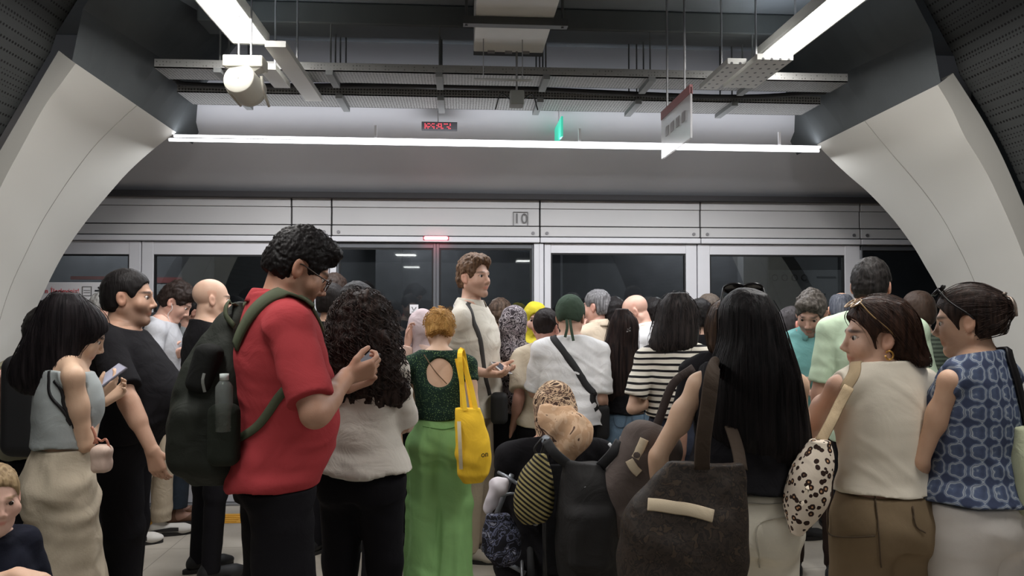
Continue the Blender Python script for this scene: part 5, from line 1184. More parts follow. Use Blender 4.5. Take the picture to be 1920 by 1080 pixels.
pS = person(1021, 4.55, 1.50, 22, 'person with cropped dark hair in a beige polo shirt, left of the green cap', wid=1.0, head=(12, 8, 0), lean=2, skin=(190, 146, 132), vox=.0065, arms=dict(L=dict(hand=(962, 800, .02), elb=(975, 740, -.1)), R=dict(on=False)),
    hair=dict(k='crop', c=(40, 34, 33), v=.006, top=.010, amp=.002, nape=-.06), top=dict(mat=fabric('beige polo cloth', (200, 188, 168)), sleeve=.80, sl_flare=.008, hem=.52, collar=True, disp=.005), bottom=dict(mat=blacktr))
bw = fabric('bright white cotton', (222, 222, 224), crease=.5)
pT = person(1069, 4.35, 1.575, 8, 'person in a dark green cap and white T-shirt with a black crossbody strap', wid=1.05, dep=1.05, head=(14, 6, 0), neck=.85, skin=(204, 167, 148), vox=.006, arms=dict(R=dict(hand=(1130, 790, .1), elb=(1128, 745, -.05)), L=dict(hand=(1000, 700, .3), elb=(1004, 745, 0))),
    hair=dict(k='crop', name='cap', mat=fabric('dark green cap cloth', (60, 74, 62), crease=.5), c=(30, 26, 26), v=.014, top=.020, amp=.002, nape=-.035, cy=-.01), top=dict(mat=bw, sleeve=.85, sl_flare=.01, hem=.535, loose=.03, disp=.007, hslope=-.12), bottom=dict(mat=blacktr))
m = MB()
for k_, (a, b, c_) in enumerate((((.0, -.105, -.02), (.01, -.125, -.07), (.0, -.13, -.13)), ((.02, -.10, -.02), (.035, -.125, -.08), (.05, -.125, -.15)))):
    m.ribbon(spline([pT.hp(a), pT.hp(b), pT.hp(c_)], 10), [(0, -1, 0)] * 10, .016, .003)
m.build('cap_tie', MC['dark green cap cloth'], pT.root)
pTb = VF(1128, 4.3, 'dark sling bag on the hip of the person in the green cap', 'sling_bag', 'bag', 830); f = Fld((-.14, -.12, -.03), (.14, .12, .3), .007); f.add(rbox(pTb.q(1126, 790), (.05, .05, .10), .03)); f.mesh('pouch', plain('black nylon', (30, 30, 32), .7), pTb.root)
strap_on(pT, pT.topf, [(1036, 632, .0), (1046, 646, -.10), (1080, 690, -.16), (1108, 730, -.16), (1124, 768, -.12)], .042, .004, plain('black strap', (34, 34, 36), .7), 'strap', pTb.root)
pU = person(1122, 5.3, 1.64, -34, 'grey-haired person in a beige T-shirt, face turned away to the left, near the doors', wid=1.05, head=(-20, 4, 0), skin=(204, 162, 148), vox=.007, arms=dict(L=dict(hand=(1092, 636, -.05), elb=(1082, 690, -.1), dir=('v', 0, .1, 1)), R=dict(hand=(1140, 650, .2), elb=(1152, 720, 0))),
    hair=dict(k='short', c=(96, 94, 96), c2=(168, 166, 168), v=.006, top=.010, amp=.003), top=dict(mat=fabric('sand cotton', (196, 180, 160)), collar=True, hem=.5), bottom=dict(mat=blacktr))
pV = person(1216, 5.15, 1.62, -62, 'bald person in a white shirt bowing the head to the left', wid=1.0, lean=4, head=(-4, 34, 0), skin=(206, 167, 150), vox=.0065, hair=None, face=dict(noeyes=0), top=dict(mat=bw, collar=True, sleeve=1.9, disp=.006), bottom=dict(mat=blacktr))
denim = fabric('washed denim', (92, 112, 130), weave=220, var=.22, crease=.5)
pW = person(1172, 4.4, 1.475, 4, 'person with straight waist-length dark hair, a hair clip and blue jeans', sex='f', wid=[1.2, 1.05, 1.0, 1.0], head=(0, 4, 0), vox=.008, skin=(198, 161, 142), hair=dict(k='long', c=(27, 22, 24), c2=(70, 54, 50), v=.010, top=.012, amp=.003, vox=.006, hang=[(620, 1166, 27, .0, .09), (660, 1164, 34, -.03, .075), (700, 1164, 37, -.04, .07), (742, 1166, 36, -.05, .05), (752, 1166, 30, -.05, .02)], strands=160, slen=.25, sr=.0013),
    top=dict(mat=blackcot, hem=.60), bottom=dict(mat=denim, r=(.066, .05, .042), waist=.61, disp=.006))
m = MB()
for a, b in (((-.012, -.115, .05), (.004, -.125, .012)), ((.008, -.115, .055), (.012, -.122, .020)), ((-.014, -.12, .018), (.02, -.12, .028)), ((-.010, -.125, .0), (.018, -.125, .008))): m.tube([pW.hp(a), pW.hp(b)], .005, 6)
m.build('hair_clip', plain('silver clip', (180, 178, 180), .3, metal=.6), pW.root)
def breton(nt): return stripes_z(nt, .031, .38, (32, 30, 32), (222, 216, 204), .014)
pX = person(1264, 3.85, 1.57, 3, 'person in a black and white striped T-shirt with shoulder-length dark hair', sex='f', wid=[1.05, .98, 1.06, 1.05], neck=.86, head=(14, 8, 0), vox=.006, skin=(202, 168, 146), hair=dict(k='long', c=(34, 31, 33), c2=(74, 66, 64), v=.014, top=.016, amp=.005, vox=.005, hang=[(590, 1270, 40, .0, .10), (620, 1266, 44, -.02, .09), (645, 1262, 46, -.03, .08), (662, 1258, 40, -.04, .05), (668, 1256, 30, -.04, .03)], strands=260, slen=.12, sr=.0014, curl=.004),
    arms=dict(L=dict(hand=(1246, 742, .06), elb=(1208, 745, -.02), dir=('v', .5, .4, -.6)), R=dict(hand=(1300, 720, .3), elb=(1330, 740, 0))),
    top=dict(mat=pat('breton stripes', breton, crease=.3), sleeve=.72, sl_flare=.014, hem=.60, loose=.02, disp=.005, neck=.835), bottom=dict(mat=fabric('dark denim', (40, 44, 56)), waist=.62, disp=.004))
# far heads by the doors
for (px, d, H, h, c, lab, tm) in ((1330, 5.15, 1.60, -10, (88, 78, 70), 'person with grey-brown hair at the doors behind the striped T-shirt', greytee), (1312, 4.75, 1.56, 20, (28, 25, 26), 'dark-haired person holding up a phone, just right of the striped T-shirt hair', blackcot), (1152, 5.3, 1.58, 0, (30, 27, 28), 'dark-haired person at the doors right of the grey-haired person', blackcot), (1140, 5.35, 1.50, 15, (110, 84, 66), 'light-brown-haired person low at the doors right of the grey-haired person', greytee), (1228, 5.35, 1.575, 5, (34, 31, 31), 'dark-haired person at the doors right of the bald person in white', blackcot), (706, 5.2, 1.56, 10, (40, 36, 36), 'dark-haired person at the doors behind the long curly hair', blackcot), (1398, 5.0, 1.58, 0, (46, 40, 38), 'dark-haired person behind the sunglasses of the long black hair', blackcot)):
    person(px, d, H, h, lab, head=(8, 4, 0), skin=(194, 158, 139), vox=.010, hair=dict(k='short', c=c, v=.012, top=.014, vox=.008), top=dict(mat=tm), bottom=dict(mat=blacktr))
# ---- right side
pZ = person(1362, 3.25, 1.545, 14, 'person with brown hair and sunglasses on the head, left of the long black hair', sex='f', head=(26, 10, 0), vox=.006, skin=(204, 162, 143), hair=dict(k='long', c=(50, 38, 34), c2=(104, 82, 66), v=.014, top=.016, amp=.005, ears=1, hang=[(620, 1352, 26, -.02, .07), (650, 1350, 22, -.04, .05), (670, 1350, 12, -.04, .03)], strands=150, slen=.12, sr=.0014), top=dict(mat=blackcot), bottom=dict(mat=blacktr))
pAA = person(1398, 2.45, 1.575, 6, 'person with very long straight black hair, black top and white trousers', sex='f', wid=[.96, 1.0, 1.1, 1.1], dep=1.1, neck=.85, head=(10, 2, 0), vox=.005, skin=(210, 177, 151), arm_r=1.05,
    hair=dict(k='long', c=(17, 16, 18), c2=(40, 35, 36), v=.020, top=.016, amp=.004, vox=.0055, hang=[(595, 1412, 46, .0, .11), (640, 1412, 62, -.02, .11), (700, 1414, 82, -.05, .10), (760, 1412, 96, -.06, .085), (820, 1424, 94, -.07, .075), (865, 1446, 72, -.07, .055), (885, 1456, 50, -.07, .025)], strands=650, slen=.42, sr=.0012),
    arms=dict(L=dict(hand=(1238, 960, .12), elb=(1228, 835, .0), curl=.7), R=dict(hand=(1520, 830, .25), elb=(1500, 800, .05))),
    top=dict(name='black_top', mat=blackcot, sleeve=0, armhole=.0, hem=.585, loose=.04, ease=.02, disp=.005), bottom=dict(mat=fabric('white denim', (218, 212, 196), crease=.3), r=(.060, .050, .046), waist=.61, disp=.004), feet=[(.08, 0), (-.05, 0)], bust=1)
pAB = person(1486, 4.95, 1.515, 88, 'flushed person in a white T-shirt seen in profile right of the long black hair', head=(0, 0, 0), skin=(220, 158, 145), vox=.006, hair=dict(k='short', c=(72, 68, 70), v=.004, top=.006, amp=.002), face=dict(nose=1.2), top=dict(mat=bw), bottom=dict(mat=blacktr))
teal = fabric('teal polo cloth', (104, 152, 150), crease=.5)
pAC = person(1521, 4.25, 1.615, 206, 'person in a teal polo shirt looking down at the hand, facing the camera', wid=1.0, lean=2, head=(12, 30, -4), skin=(194, 157, 141), vox=.0055, arms=dict(R=dict(hand=(1512, 715, -.12), elb=(1498, 680, .0), dir=('v', .2, .3, -.8)), L=dict(hand=(1560, 720, -.1), elb=(1575, 690, 0))),
    hair=dict(k='short', c=(70, 64, 60), c2=(130, 124, 118), v=.010, top=.022, quiff=1, amp=.005, vox=.005), face=dict(beard=.5, nose=1.15), top=dict(mat=teal, sleeve=.85, sl_flare=.012, collar=True, hem=.57, loose=.02, disp=.006, vox=.006), bottom=dict(mat=fabric('brown trousers', (58, 46, 42))))
pAD = person(1578, 5.1, 1.62, 14, 'balding person in a patterned shirt near the doors, behind the mint T-shirt', head=(14, 6, 0), skin=(212, 170, 145), vox=.007, hair=dict(k='short', c=(84, 88, 100), c2=(130, 132, 140), v=.006, top=.006, baldtop=1, amp=.002), top=dict(mat=pat('black white scarf print', spotscarf), collar=True), bottom=dict(mat=blacktr))
pAE = person(1634, 3.5, 1.755, 26, 'tall dark-haired person in a mint green T-shirt', sw=.10, wid=[.95, .92, .94, .92], dep=1.15, neck=.84, lean=4, head=(16, 6, 0), skin=(204, 162, 143), vox=.006, hair=dict(k='short', c=(30, 28, 28), c2=(66, 62, 60), v=.010, top=.018, amp=.003, vox=.005), face=dict(beard=.3),
    top=dict(mat=fabric('mint cotton', (188, 208, 182), crease=.3), hem=.5, loose=.02, disp=.004, sleeve=.8), bottom=dict(mat=blacktr), belly=.03)
def gstr(nt): return stripes_z(nt, .022, .5, (58, 66, 58), (88, 98, 86), .004)
pAG = person(1722, 4.05, 1.60, 4, 'person with cropped brown hair in a green striped T-shirt, between the two sleeveless tops', head=(0, 2, 0), skin=(204, 170, 149), vox=.007, hair=dict(k='short', c=(66, 52, 44), v=.007, top=.010, amp=.002), top=dict(mat=pat('green stripes', gstr), hem=.5), bottom=dict(mat=blacktr))
# ================================================================ glasses, clips, bags
def glasses(p, up=False, col=(30, 26, 24), lens=(40, 32, 28), name='glasses', lr=.024, thick=.0022, clear=False, lift=0):
    hp = p.hp; y0, z0 = (.106, -.002) if not up else (.070 + lift * .5, .118 + lift); tl = 0 if not up else R(52)
    def c(x, y, z): # lens frame -> head
        return hp((x, y0 + y * cos(tl) - z * sin(tl) * (1 if up else 0), z0 + z * cos(tl) + y * 0 + (0 if not up else -0)))
    m = MB()
    for q in (1, -1):
        ring = [c(q * .033 + lr * 1.15 * cos(a), -.004 * abs(cos(a)), lr * .85 * sin(a)) for a in np.linspace(0, 2 * pi, 25)]; m.tube(ring, thick, 6)
        hx = .033 + lr * 1.15
        if up: m.tube(spline([c(q * hx, -.004, .004), hp((q * .084, .035, .075)), hp((q * .092, -.01, .03)), hp((q * .088, -.03, .005))], 12), thick, 6)
        else: m.tube(spline([c(q * hx, -.004, .006), hp((q * .080, .05, .004)), hp((q * .084, -.01, .008)), hp((q * .082, -.03, -.01))], 12), thick, 6)
    m.tube(spline([c(-.033 + lr * 1.1, .0, .006), c(0, .004, .010), c(.033 - lr * 1.1, .0, .006)], 6), thick, 6)
    fr = m.build(name, plain('frame %d' % col[0], col, .3), p.root, True)
    if not clear:
        for q in (1, -1):
            m = MB(); ring = [c(q * .033 + lr * 1.1 * cos(a), -.003, lr * .8 * sin(a)) for a in np.linspace(0, 2 * pi, 25)[:-1]]; m.add([c(q * .033, .003, 0)] + ring, [(0, i + 1, (i + 1) % 24 + 1) for i in range(24)]); m.build('lens', plain('lens %d' % lens[0], lens, .1, spec=.8), fr, True)
glasses(pI, clear=True, col=(60, 50, 44), thick=.0024, lr=.026)
glasses(pAF, True, (150, 120, 80), (110, 84, 60), 'sunglasses', thick=.0022); glasses(pAA, True, (22, 20, 22), (26, 24, 26), 'sunglasses', .032, .004, lift=.022); glasses(pAH, True, (24, 22, 24), (26, 24, 26), 'sunglasses', .028, .0032, lift=.006); glasses(pZ, True, (120, 100, 84), (60, 46, 40), 'sunglasses', .024, .0026)
ol = plain('olive seam', (84, 70, 54), .9); wsm = plain('white seam', (176, 170, 156), .9)
seam(pAF, pAF.botf, [(1556, 948, -.2), (1556, 985, -.2), (1562, 1003, -.2), (1600, 1006, -.2), (1640, 1004, -.2)], 'pocket_flap', ol); seam(pAF, pAF.botf, [(1708, 950, -.2), (1714, 985, -.2), (1732, 998, -.15)], 'pocket_flap', ol)
seam(pAF, pAF.botf, [(1640, 930, -.2), (1646, 990, -.2), (1650, 1060, -.2)], 'centre_seam', ol); seam(pAA, pAA.botf, [(1425, 1062, -.2), (1420, 985, -.2), (1485, 968, -.15)], 'pocket_seam', wsm); seam(pAA, pAA.botf, [(1380, 942, -.2), (1440, 946, -.2), (1492, 940, -.1)], 'waist_seam', wsm)
seam(pW, pW.botf, [(1150, 762, -.2), (1153, 795, -.2), (1164, 802, -.2), (1172, 795, -.2), (1174, 762, -.2), (1150, 762, -.2)], 'pocket_seam', plain('denim seam', (70, 86, 102), .9)); seam(pW, pW.botf, [(1184, 762, -.2), (1186, 795, -.2), (1196, 802, -.2), (1205, 795, -.2), (1206, 762, -.2), (1184, 762, -.2)], 'pocket_seam', plain('denim seam', (70, 86, 102), .9))
seam(pM, pM.botf, [(794, 800, -.2), (832, 805, -.2), (862, 798, -.2)], 'pocket_seam', plain('green seam', (96, 140, 80), .9))
m = MB(); c_ = pAF.hp((-.088, -.010, -.055)); m.tube([c_ + pAF.Rh @ np.array((0, .012 * cos(a), .014 * sin(a))) for a in np.linspace(.6, 2 * pi, 14)], .003, 7); m.build('earring', plain('gold', (196, 150, 80), .3, metal=.8), pAF.root, True)
m = MB(); 
for q in (-1, 1):
    m.tube(spline([pAH.hp((.0, -.120, .075)), pAH.hp((q * .035 + .02, -.142, .065)), pAH.hp((q * .045 + .02, -.150, .035)), pAH.hp((q * .03 + .02, -.148, .0))], 10), .0035, 6)
m.tube([pAH.hp((-.02, -.125, .082)), pAH.hp((.04, -.128, .084))], .005, 6); m.build('hair_clip', plain('pewter clip', (150, 136, 126), .3, metal=.6), pAH.root, True)
m = MB(); m.add([tuple(pI.botf.snap(np.array([pI.L(470 + a, 884 + b, -.22)]), .004)[0][0]) for a, b in ((0, -5), (26, -3), (26, 5), (0, 3))], [(0, 1, 2, 3)]); m.build('waist_label', plain('label white', (214, 210, 206), .7), pI.root)
# ---- green backpack of the red polo
bp = VF(400, 2.52, 'dark green backpack worn by the person in the red polo', 'backpack', 'backpack', 908)
gd = fabric('dark green nylon', (40, 43, 38), rough=.7, crease=.5, weave=300); gl2 = fabric('green webbing', (78, 84, 66), rough=.8, weave=300, crease=.2)
f = Fld((-.24, -.2, -.02), (.30, .24, .68), .006)
f.add(loft(bp.secs([(904, 402, 26, .02, .06), (890, 398, 58, .02, .11), (840, 394, 70, .02, .13), (770, 396, 70, .04, .135), (700, 406, 62, .06, .125), (640, 422, 46, .09, .10), (600, 438, 30, .11, .07), (578, 446, 16, .12, .04), (566, 450, 6, .12, .02)]), 2.6), 0)
f.add(rbox(bp.q(368, 815, -.02), (.065, .10, .12), .05), .02); 
f.mesh('backpack_shell', gd, bp.root, disp=lambda P: (noise(P, (9, 9, 16), 3) + .6 * noise(P, 24, 4)) * .006)
g = Fld((-.24, -.3, -.02), (.30, .24, .5), .006); g.add(rbox(bp.q(420, 815, -.105), (.050, .035, .10), .03)); g.mesh('side_pocket', fabric('pocket mesh', (38, 42, 36), crease=.5), bp.root)
g = Fld((-.24, -.3, .1), (.30, .24, .6), .006); g.add(rbox(bp.q(384, 690, -.06), (.04, .05, .08), .03, rot(0, 0, 16))); g.mesh('top_pocket', fabric('pocket nylon', (32, 33, 32), crease=.5), bp.root)
bo = bp.q(420, 755, -.13); m = MB()
m.tube([bo + (0, 0, z) for z, r_ in ((-.09, 0), (.05, 0), (.062, 0), (.072, 0))], [.026, .027, .020, .012], 16); ob = None
gm3 = bpy.data.materials.new('bottle plastic'); gm3.use_nodes = True; bs = gm3.node_tree.nodes['Principled BSDF']; bs.inputs['Base Color'].default_value = (.40, .45, .43, 1); bs.inputs['Alpha'].default_value = .22; bs.inputs['Roughness'].default_value = .08
btl = empty('water_bottle', bp.o + rotz(bo, PSID) * 1 + np.array([0, 0, bp.z0]), -PSI, 'small clear water bottle standing in the side pocket of the dark green backpack', 'bottle')
m.v = [tuple(np.array(v) - bo) for v in m.v]; m.build('bottle_body', gm3, btl, True); m = MB(); m.tube([(0, 0, .072), (0, 0, .092)], .014, 14); m.build('cap', plain('bottle cap', (196, 204, 202), .4), btl, True)
m = MB(); m.ribbon(spline([bp.q(440, 612, .0), bp.q(424, 590, .02), bp.q(430, 566, .06), bp.q(450, 580, .1), bp.q(456, 612, .06)], 16), [(-.5, -1, 0)] * 16, .020, .005); m.build('haul_loop', gl2, bp.root, True)
strap_on(pI, pI.topf, [(452, 650, -.10), (470, 612, -.12), (504, 572, -.12), (545, 552, -.10), (590, 566, -.02), (612, 610, .06)], .062, .010, gl2, 'shoulder_strap', bp.root, off=.004)
strap_on(pI, pI.topf, [(444, 652, -.0), (446, 610, .02), (470, 568, .06), (500, 545, .12)], .055, .010, gl2, 'shoulder_strap', bp.root, off=.004)
strap_on(pI, pI.topf, [(462, 828, -.10), (488, 792, -.18), (520, 748, -.2), (552, 712, -.2)], .030, .004, gl2, 'lower_strap', bp.root, off=.004)
m = MB(); m.ribbon(spline([bp.q(383, 700, -.16), bp.q(380, 715, -.165), bp.q(384, 735, -.16)], 6), [(0, -1, 0)] * 6, .010, .002); m.build('zip_pull', plain('zip grey', (120, 122, 118), .5), bp.root)
phone(pI, 'R', 'dark mobile phone held in both hands by the person in the red polo', at=(676, 688, .14), tilt=(40, 6, -55), sz=(.076, .158, .009), col=(46, 46, 50), screen=(90, 92, 98))
# ---- tote bags of the long black hair
def lvm(nt): return blotch(nt, 38, [(0, (44, 38, 34)), (.42, (54, 46, 40)), (.52, (40, 35, 32)), (.60, (66, 55, 45))], 1.0, 6)
tm_ = pat('worn brown monogram canvas', lvm, rough=.6, crease=.4)
tb = VF(1282, 2.15, 'large dark brown tote bag with a pale band, carried by the long-haired person', 'tote_bag', 'bag', 1140)
f = Fld((-.24, -.16, -.02), (.24, .16, .46), .006)
f.add(loft(tb.secs([(1138, 1280, 92, 0, .10), (1110, 1279, 114, 0, .12), (1060, 1278, 121, 0, .115), (1010, 1281, 120, 0, .10), (955, 1290, 112, 0, .075), (915, 1302, 98, 0, .05), (885, 1315, 84, 0, .03), (868, 1326, 66, 0, .02)]), 3.0), 0)
f.mesh('bag_body', tm_, tb.root, disp=lambda P: (noise(P @ rot(0, 0, 25), (8, 8, 18), 1) + .5 * noise(P, 20, 3)) * .007); tbf = f
def band(root, fld, pts, wd, th, mat, name, off=.003, n=24):
    P, N = fld.snap(spline(pts, n), off); m = MB(); m.ribbon(P, N, wd, th); return m.build(name, mat, root, True)
band(tb.root, f, [tb.q(1206, 926, -.10), tb.q(1250, 940, -.10), tb.q(1300, 953, -.10), tb.q(1345, 966, -.10)], .036, .003, fabric('pale canvas band', (206, 190, 164), crease=.3), 'pale_band', .002)
m = MB(); m.ribbon(spline([tb.q(1316, 880, -.03), tb.q(1318, 830, -.04), tb.q(1326, 770, -.03), tb.q(1335, 705, .0), tb.q(1342, 682, .1), tb.q(1345, 690, .22)], 24), [(0, -1, .15)] * 24, .045, .004); m.ribbon(spline([tb.q(1390, 880, .03), tb.q(1380, 830, .12), tb.q(1350, 740, .28), tb.q(1345, 690, .22)], 16), [(0, -1, .15)] * 16, .04, .004); m.build('handle', fabric('brown strap', (62, 52, 44)), tb.root, True)
db = VF(1192, 2.58, 'taupe duffel bag with white stripes, behind the large brown tote bag', 'duffel_bag', 'bag', 1000)
c_ = db.q(1192, 898, 0); f = Fld(c_ - .26, c_ + .26, .006); Rd = rot(0, 0, 28); f.add(rbox(c_, (.105, .08, .20), .07, Rd)); f.mesh('bag_body', fabric('taupe nylon', (98, 88, 84), crease=.6), db.root, disp=lambda P: noise(P @ Rd, (9, 9, 22), 2) * .009)
band(db.root, f, [db.q(1176, 862, -.1), db.q(1190, 880, -.1), db.q(1200, 890, -.1)], .03, .003, MC['pale canvas band'], 'pale_band'); band(db.root, f, [db.q(1208, 822, -.1), db.q(1200, 842, -.1), db.q(1190, 860, -.1)], .03, .003, MC['pale canvas band'], 'pale_band')
m = MB(); m.ribbon(spline([db.q(1225, 815, 0), db.q(1238, 780, .02), db.q(1262, 720, .05), db.q(1300, 690, .1)], 16), [(0, -1, .1)] * 16, .03, .004); m.build('handle', fabric('taupe strap', (70, 62, 60)), db.root, True)
# ---- bag of the ivory top
def spots(nt):
    v = node(nt, 'ShaderNodeTexVoronoi', i_Scale=48.0); nt.links.new(coords(nt), v.inputs[0]); n = node(nt, 'ShaderNodeTexNoise', i_Scale=60.0); nt.links.new(coords(nt), n.inputs[0])
    a = node(nt, 'ShaderNodeMath', operation='MULTIPLY_ADD'); nt.links.new(n.outputs[0], a.inputs[0]); a.inputs[1].default_value = .35; nt.links.new(v.outputs[0], a.inputs[2])
    r = ramp(nt, [(0, lin((196, 150, 110))), (.32, lin((52, 36, 30))), (.60, lin((222, 208, 190)))], 'CONSTANT'); nt.links.new(a.outputs[0], r.inputs[0]); return r.outputs[0]
fb = VF(1520, 2.28, 'cream shoulder bag with brown spotted trim, carried by the person in the ivory top', 'shoulder_bag', 'bag', 1004)
f = Fld((-.12, -.12, -.02), (.14, .12, .34), .005); f.add(loft(fb.secs([(1000, 1490, 9, 0, .03), (975, 1500, 26, 0, .06), (930, 1512, 38, 0, .08), (880, 1522, 38, 0, .07), (845, 1532, 28, 0, .05), (826, 1538, 16, 0, .03)]), 2.4), 0)
f.mesh('bag_body', pat('spotted trim', spots, rough=.8), fb.root, disp=lambda P: noise(P, 14, 2) * .006)
band(fb.root, f, [fb.q(1536, 850, -.2), fb.q(1522, 890, -.2), fb.q(1508, 935, -.2), fb.q(1496, 975, -.2)], .030, .002, fabric('cream canvas', (214, 200, 178)), 'cream_panel')
strap_on(pAF, pAF.topf, [(1640, 668, .06), (1612, 684, -.02), (1596, 712, -.1), (1590, 735, -.12)], .036, .004, fabric('beige strap', (190, 168, 136)), 'strap', fb.root, off=.003)
m = MB(); m.ribbon(spline([fb.q(1592, 725, .09), fb.q(1574, 758, .07), fb.q(1556, 795, .03), fb.q(1536, 832, .0)], 12), [(-.4, -1, 0)] * 12, .032, .003); m.build('strap', MC['beige strap'], fb.root, True)
# ---- right edge: black wrap and pale bag
hb2 = VF(1918, 2.35, 'pale green bag at the right edge beside the blue patterned blouse', 'shoulder_bag', 'bag', 965)
f = Fld((-.14, -.12, -.02), (.14, .12, .36), .006); f.add(loft(hb2.secs([(962, 1922, 14, 0, .05), (940, 1920, 24, 0, .07), (860, 1918, 26, 0, .07), (800, 1916, 16, 0, .04)]), 3), 0); f.mesh('bag_body', fabric('pale green canvas', (190, 194, 164)), hb2.root)
strap_on(pAH, pAH.topf, [(1850, 642, .06), (1878, 655, -.04), (1902, 690, -.08), (1914, 740, -.08), (1918, 800, -.06)], .045, .006, plain('black leather', (26, 24, 26), .4), 'strap', hb2.root, off=.004)
# ---- wheelchair and its user
pWC = person(1040, 2.95, 1.53, -2, 'person seated in a wheelchair in a black coat and mottled brown headscarf', sex='f', seat_z=-.30, wid=1.25, dep=1.2, head=(-6, 6, 0), neck=.8, vox=.006, sw=.118, arm_r=1.25, seated=True,
    hair=dict(k='scarf', mat=pat('brown camouflage scarf', camo, crease=.6), v=.012, top=.012, amp=.006, vox=.005, drape=False), arms=dict(L=dict(hand=(985, 900, .25), elb=(958, 885, .0)), R=dict(hand=(1110, 900, .25), elb=(1135, 885, .0))),
    top=dict(name='coat', mat=fabric('black wool', (25, 24, 27), crease=.6), sleeve=1.9, hem=.46, loose=.03, disp=.008, cuff=.01))
f = Fld((-.35, -.25, .3), (.35, .75, 1.0), .012)
for q in (1, -1): f.add(cone((q * .09, .0, .80), (q * .11, .45, .80), .10, .08), .03); f.add(cone((q * .11, .45, .80), (q * .11, .48, .36), .07, .05), .03)
f.mesh('trousers', blacktr, pWC.root)
f = Fld(pWC.HO + (-.2, -.35, -.45), pWC.HO + (.3, .15, .05), .006)
fn_, _, _ = loft(vx(pWC, [(758, 1034, 22, -.06, .05), (780, 1050, 40, -.10, .05), (805, 1064, 48, -.12, .045), (830, 1068, 42, -.13, .035), (850, 1062, 24, -.13, .025), (862, 1060, 12, -.13, .02)]), 2.2)
f.add((lambda P: fn_(l2v(pWC, P.reshape(-1, 3)).astype(np.float32)).reshape(P.shape[:-1]), f.lo, f.lo + f.h * f.n), 0)
f.mesh('headscarf_tail', pat('tan camouflage scarf', lambda nt: blotch(nt, 11, [(0, (196, 160, 128)), (.50, (210, 178, 148)), (.66, (96, 74, 64))], 2.5)), pWC.root, disp=lambda P: noise(P @ rot(0, 0, 30), (24, 24, 8), 3) * .014)
wc = VF(1090, 2.78, 'black folding wheelchair with grey push handles, loaded with bags', 'wheelchair', 'wheelchair'); tub = plain('black tube', (36, 36, 38), .35); q = wc.q
def WX(px): return q(px, 800)[0]
xl, xr_ = WX(1022), WX(1164); y0_ = -.02
m = MB()
for x in (xl, xr_):
    m.tube(spline([(x, y0_ - .10, 1.02), (x, y0_ - .03, 1.02), (x, y0_, .98), (x, y0_, .7), (x, y0_, .5)], 14), .012, 10); m.tube([(x, y0_, .5), (x, y0_ + .02, .22)], .012, 10); m.tube([(x, y0_, .47), (x, y0_ + .46, .47), (x, y0_ + .52, .12)], .011, 10); m.tube([(x, y0_ + .02, .22), (x, y0_ + .44, .22)], .011, 10)
m.tube([(xl, y0_, .24), (xr_, y0_ + .3, .46)], .010, 8); m.tube([(xr_, y0_, .24), (xl, y0_ + .3, .46)], .010, 8); m.build('frame', tub, wc.root, True)
for x in (xl, xr_):
    m = MB(); m.tube([(x, y0_ - .145, 1.022), (x, y0_ - .14, 1.022), (x, y0_ - .05, 1.02), (x, y0_ - .045, 1.02)], [.012, .018, .0175, .013], 12); m.build('push_handle', plain('grey grip', (96, 104, 112), .45), wc.root, True)
MB().box((xl, y0_ - .01, .52), (xr_, y0_ + .01, .92), .004).build('backrest', fabric('black nylon seat', (28, 28, 30)), wc.root); MB().box((xl, y0_, .465), (xr_, y0_ + .44, .49), .006).build('seat', MC['black nylon seat'], wc.root)
for s_, x in ((-1, xl - .055), (1, xr_ + .055)):
    wh = MB(); rr = .29; wh.tube([(x, y0_ + .05 + rr * cos(a), .30 + rr * sin(a)) for a in np.linspace(0, 2 * pi, 49)], .013, 8); o = wh.build('wheel', plain('tyre rubber', (30, 30, 31), .8), wc.root, True)
    m = MB(); m.tube([(x + s_ * .03, y0_ + .05 + .25 * cos(a), .30 + .25 * sin(a)) for a in np.linspace(0, 2 * pi, 41)], .007, 6); m.build('hand_rim', steel, o, True)
    m = MB(); m.tube([(x - .03, y0_ + .05, .3), (x + .03, y0_ + .05, .3)], .022, 12)
    for k in range(14): a = 2 * pi * k / 14; m.tube([(x, y0_ + .05, .3), (x, y0_ + .05 + .28 * cos(a), .3 + .28 * sin(a))], .0018, 4)
    m.build('spokes', steel, o, True); x2 = x - s_ * .05
    m = MB(); m.tube([(x2 - .012, y0_ + .5, .075), (x2 + .012, y0_ + .5, .075)], .072, 20); m.build('caster', MC['tyre rubber'], wc.root, True)
    m = MB(); xa = x - s_ * .02; m.tube([(xa, y0_ + .02, .70), (xa, y0_ + .34, .70), (xa, y0_ + .38, .66), (xa, y0_ + .38, .48)], .011, 8); m.box((xa - .02, y0_ + .04, .71), (xa + .02, y0_ + .32, .735), .008); m.build('armrest', plain('grey armrest', (150, 154, 158), .4) if s_ < 0 else tub, wc.root, True)
m = MB(); m.tube(spline([q(1142, 832, -.10), q(1156, 850, -.12), q(1166, 880, -.10), q(1160, 915, -.05)], 14), .006, 8); m.build('brake_cable', plain('cable white', (200, 202, 204), .4), wc.root, True)
m = MB(); m.tube([q(1148, 880, -.02), q(1152, 905, -.02)], [.018, .014], 10); m.build('reflector', plain('reflector red', (214, 44, 46), .3), wc.root, True)
m = MB(); m.tube(spline([q(935, 886, .05), q(952, 895, -.02), q(978, 912, -.03)], 8), .007, 8); m.tube(spline([q(940, 930, .0), q(960, 925, -.02), q(985, 930, -.02)], 8), .005, 8); m.tube([q(960, 890, 0), q(905, 1030, .06)], .010, 8); m.tube([q(905, 1030, .06), q(985, 1075, .0)], .009, 8); m.build('side_rod', plain('rod grey', (130, 134, 140), .35, metal=.5), wc.root, True)
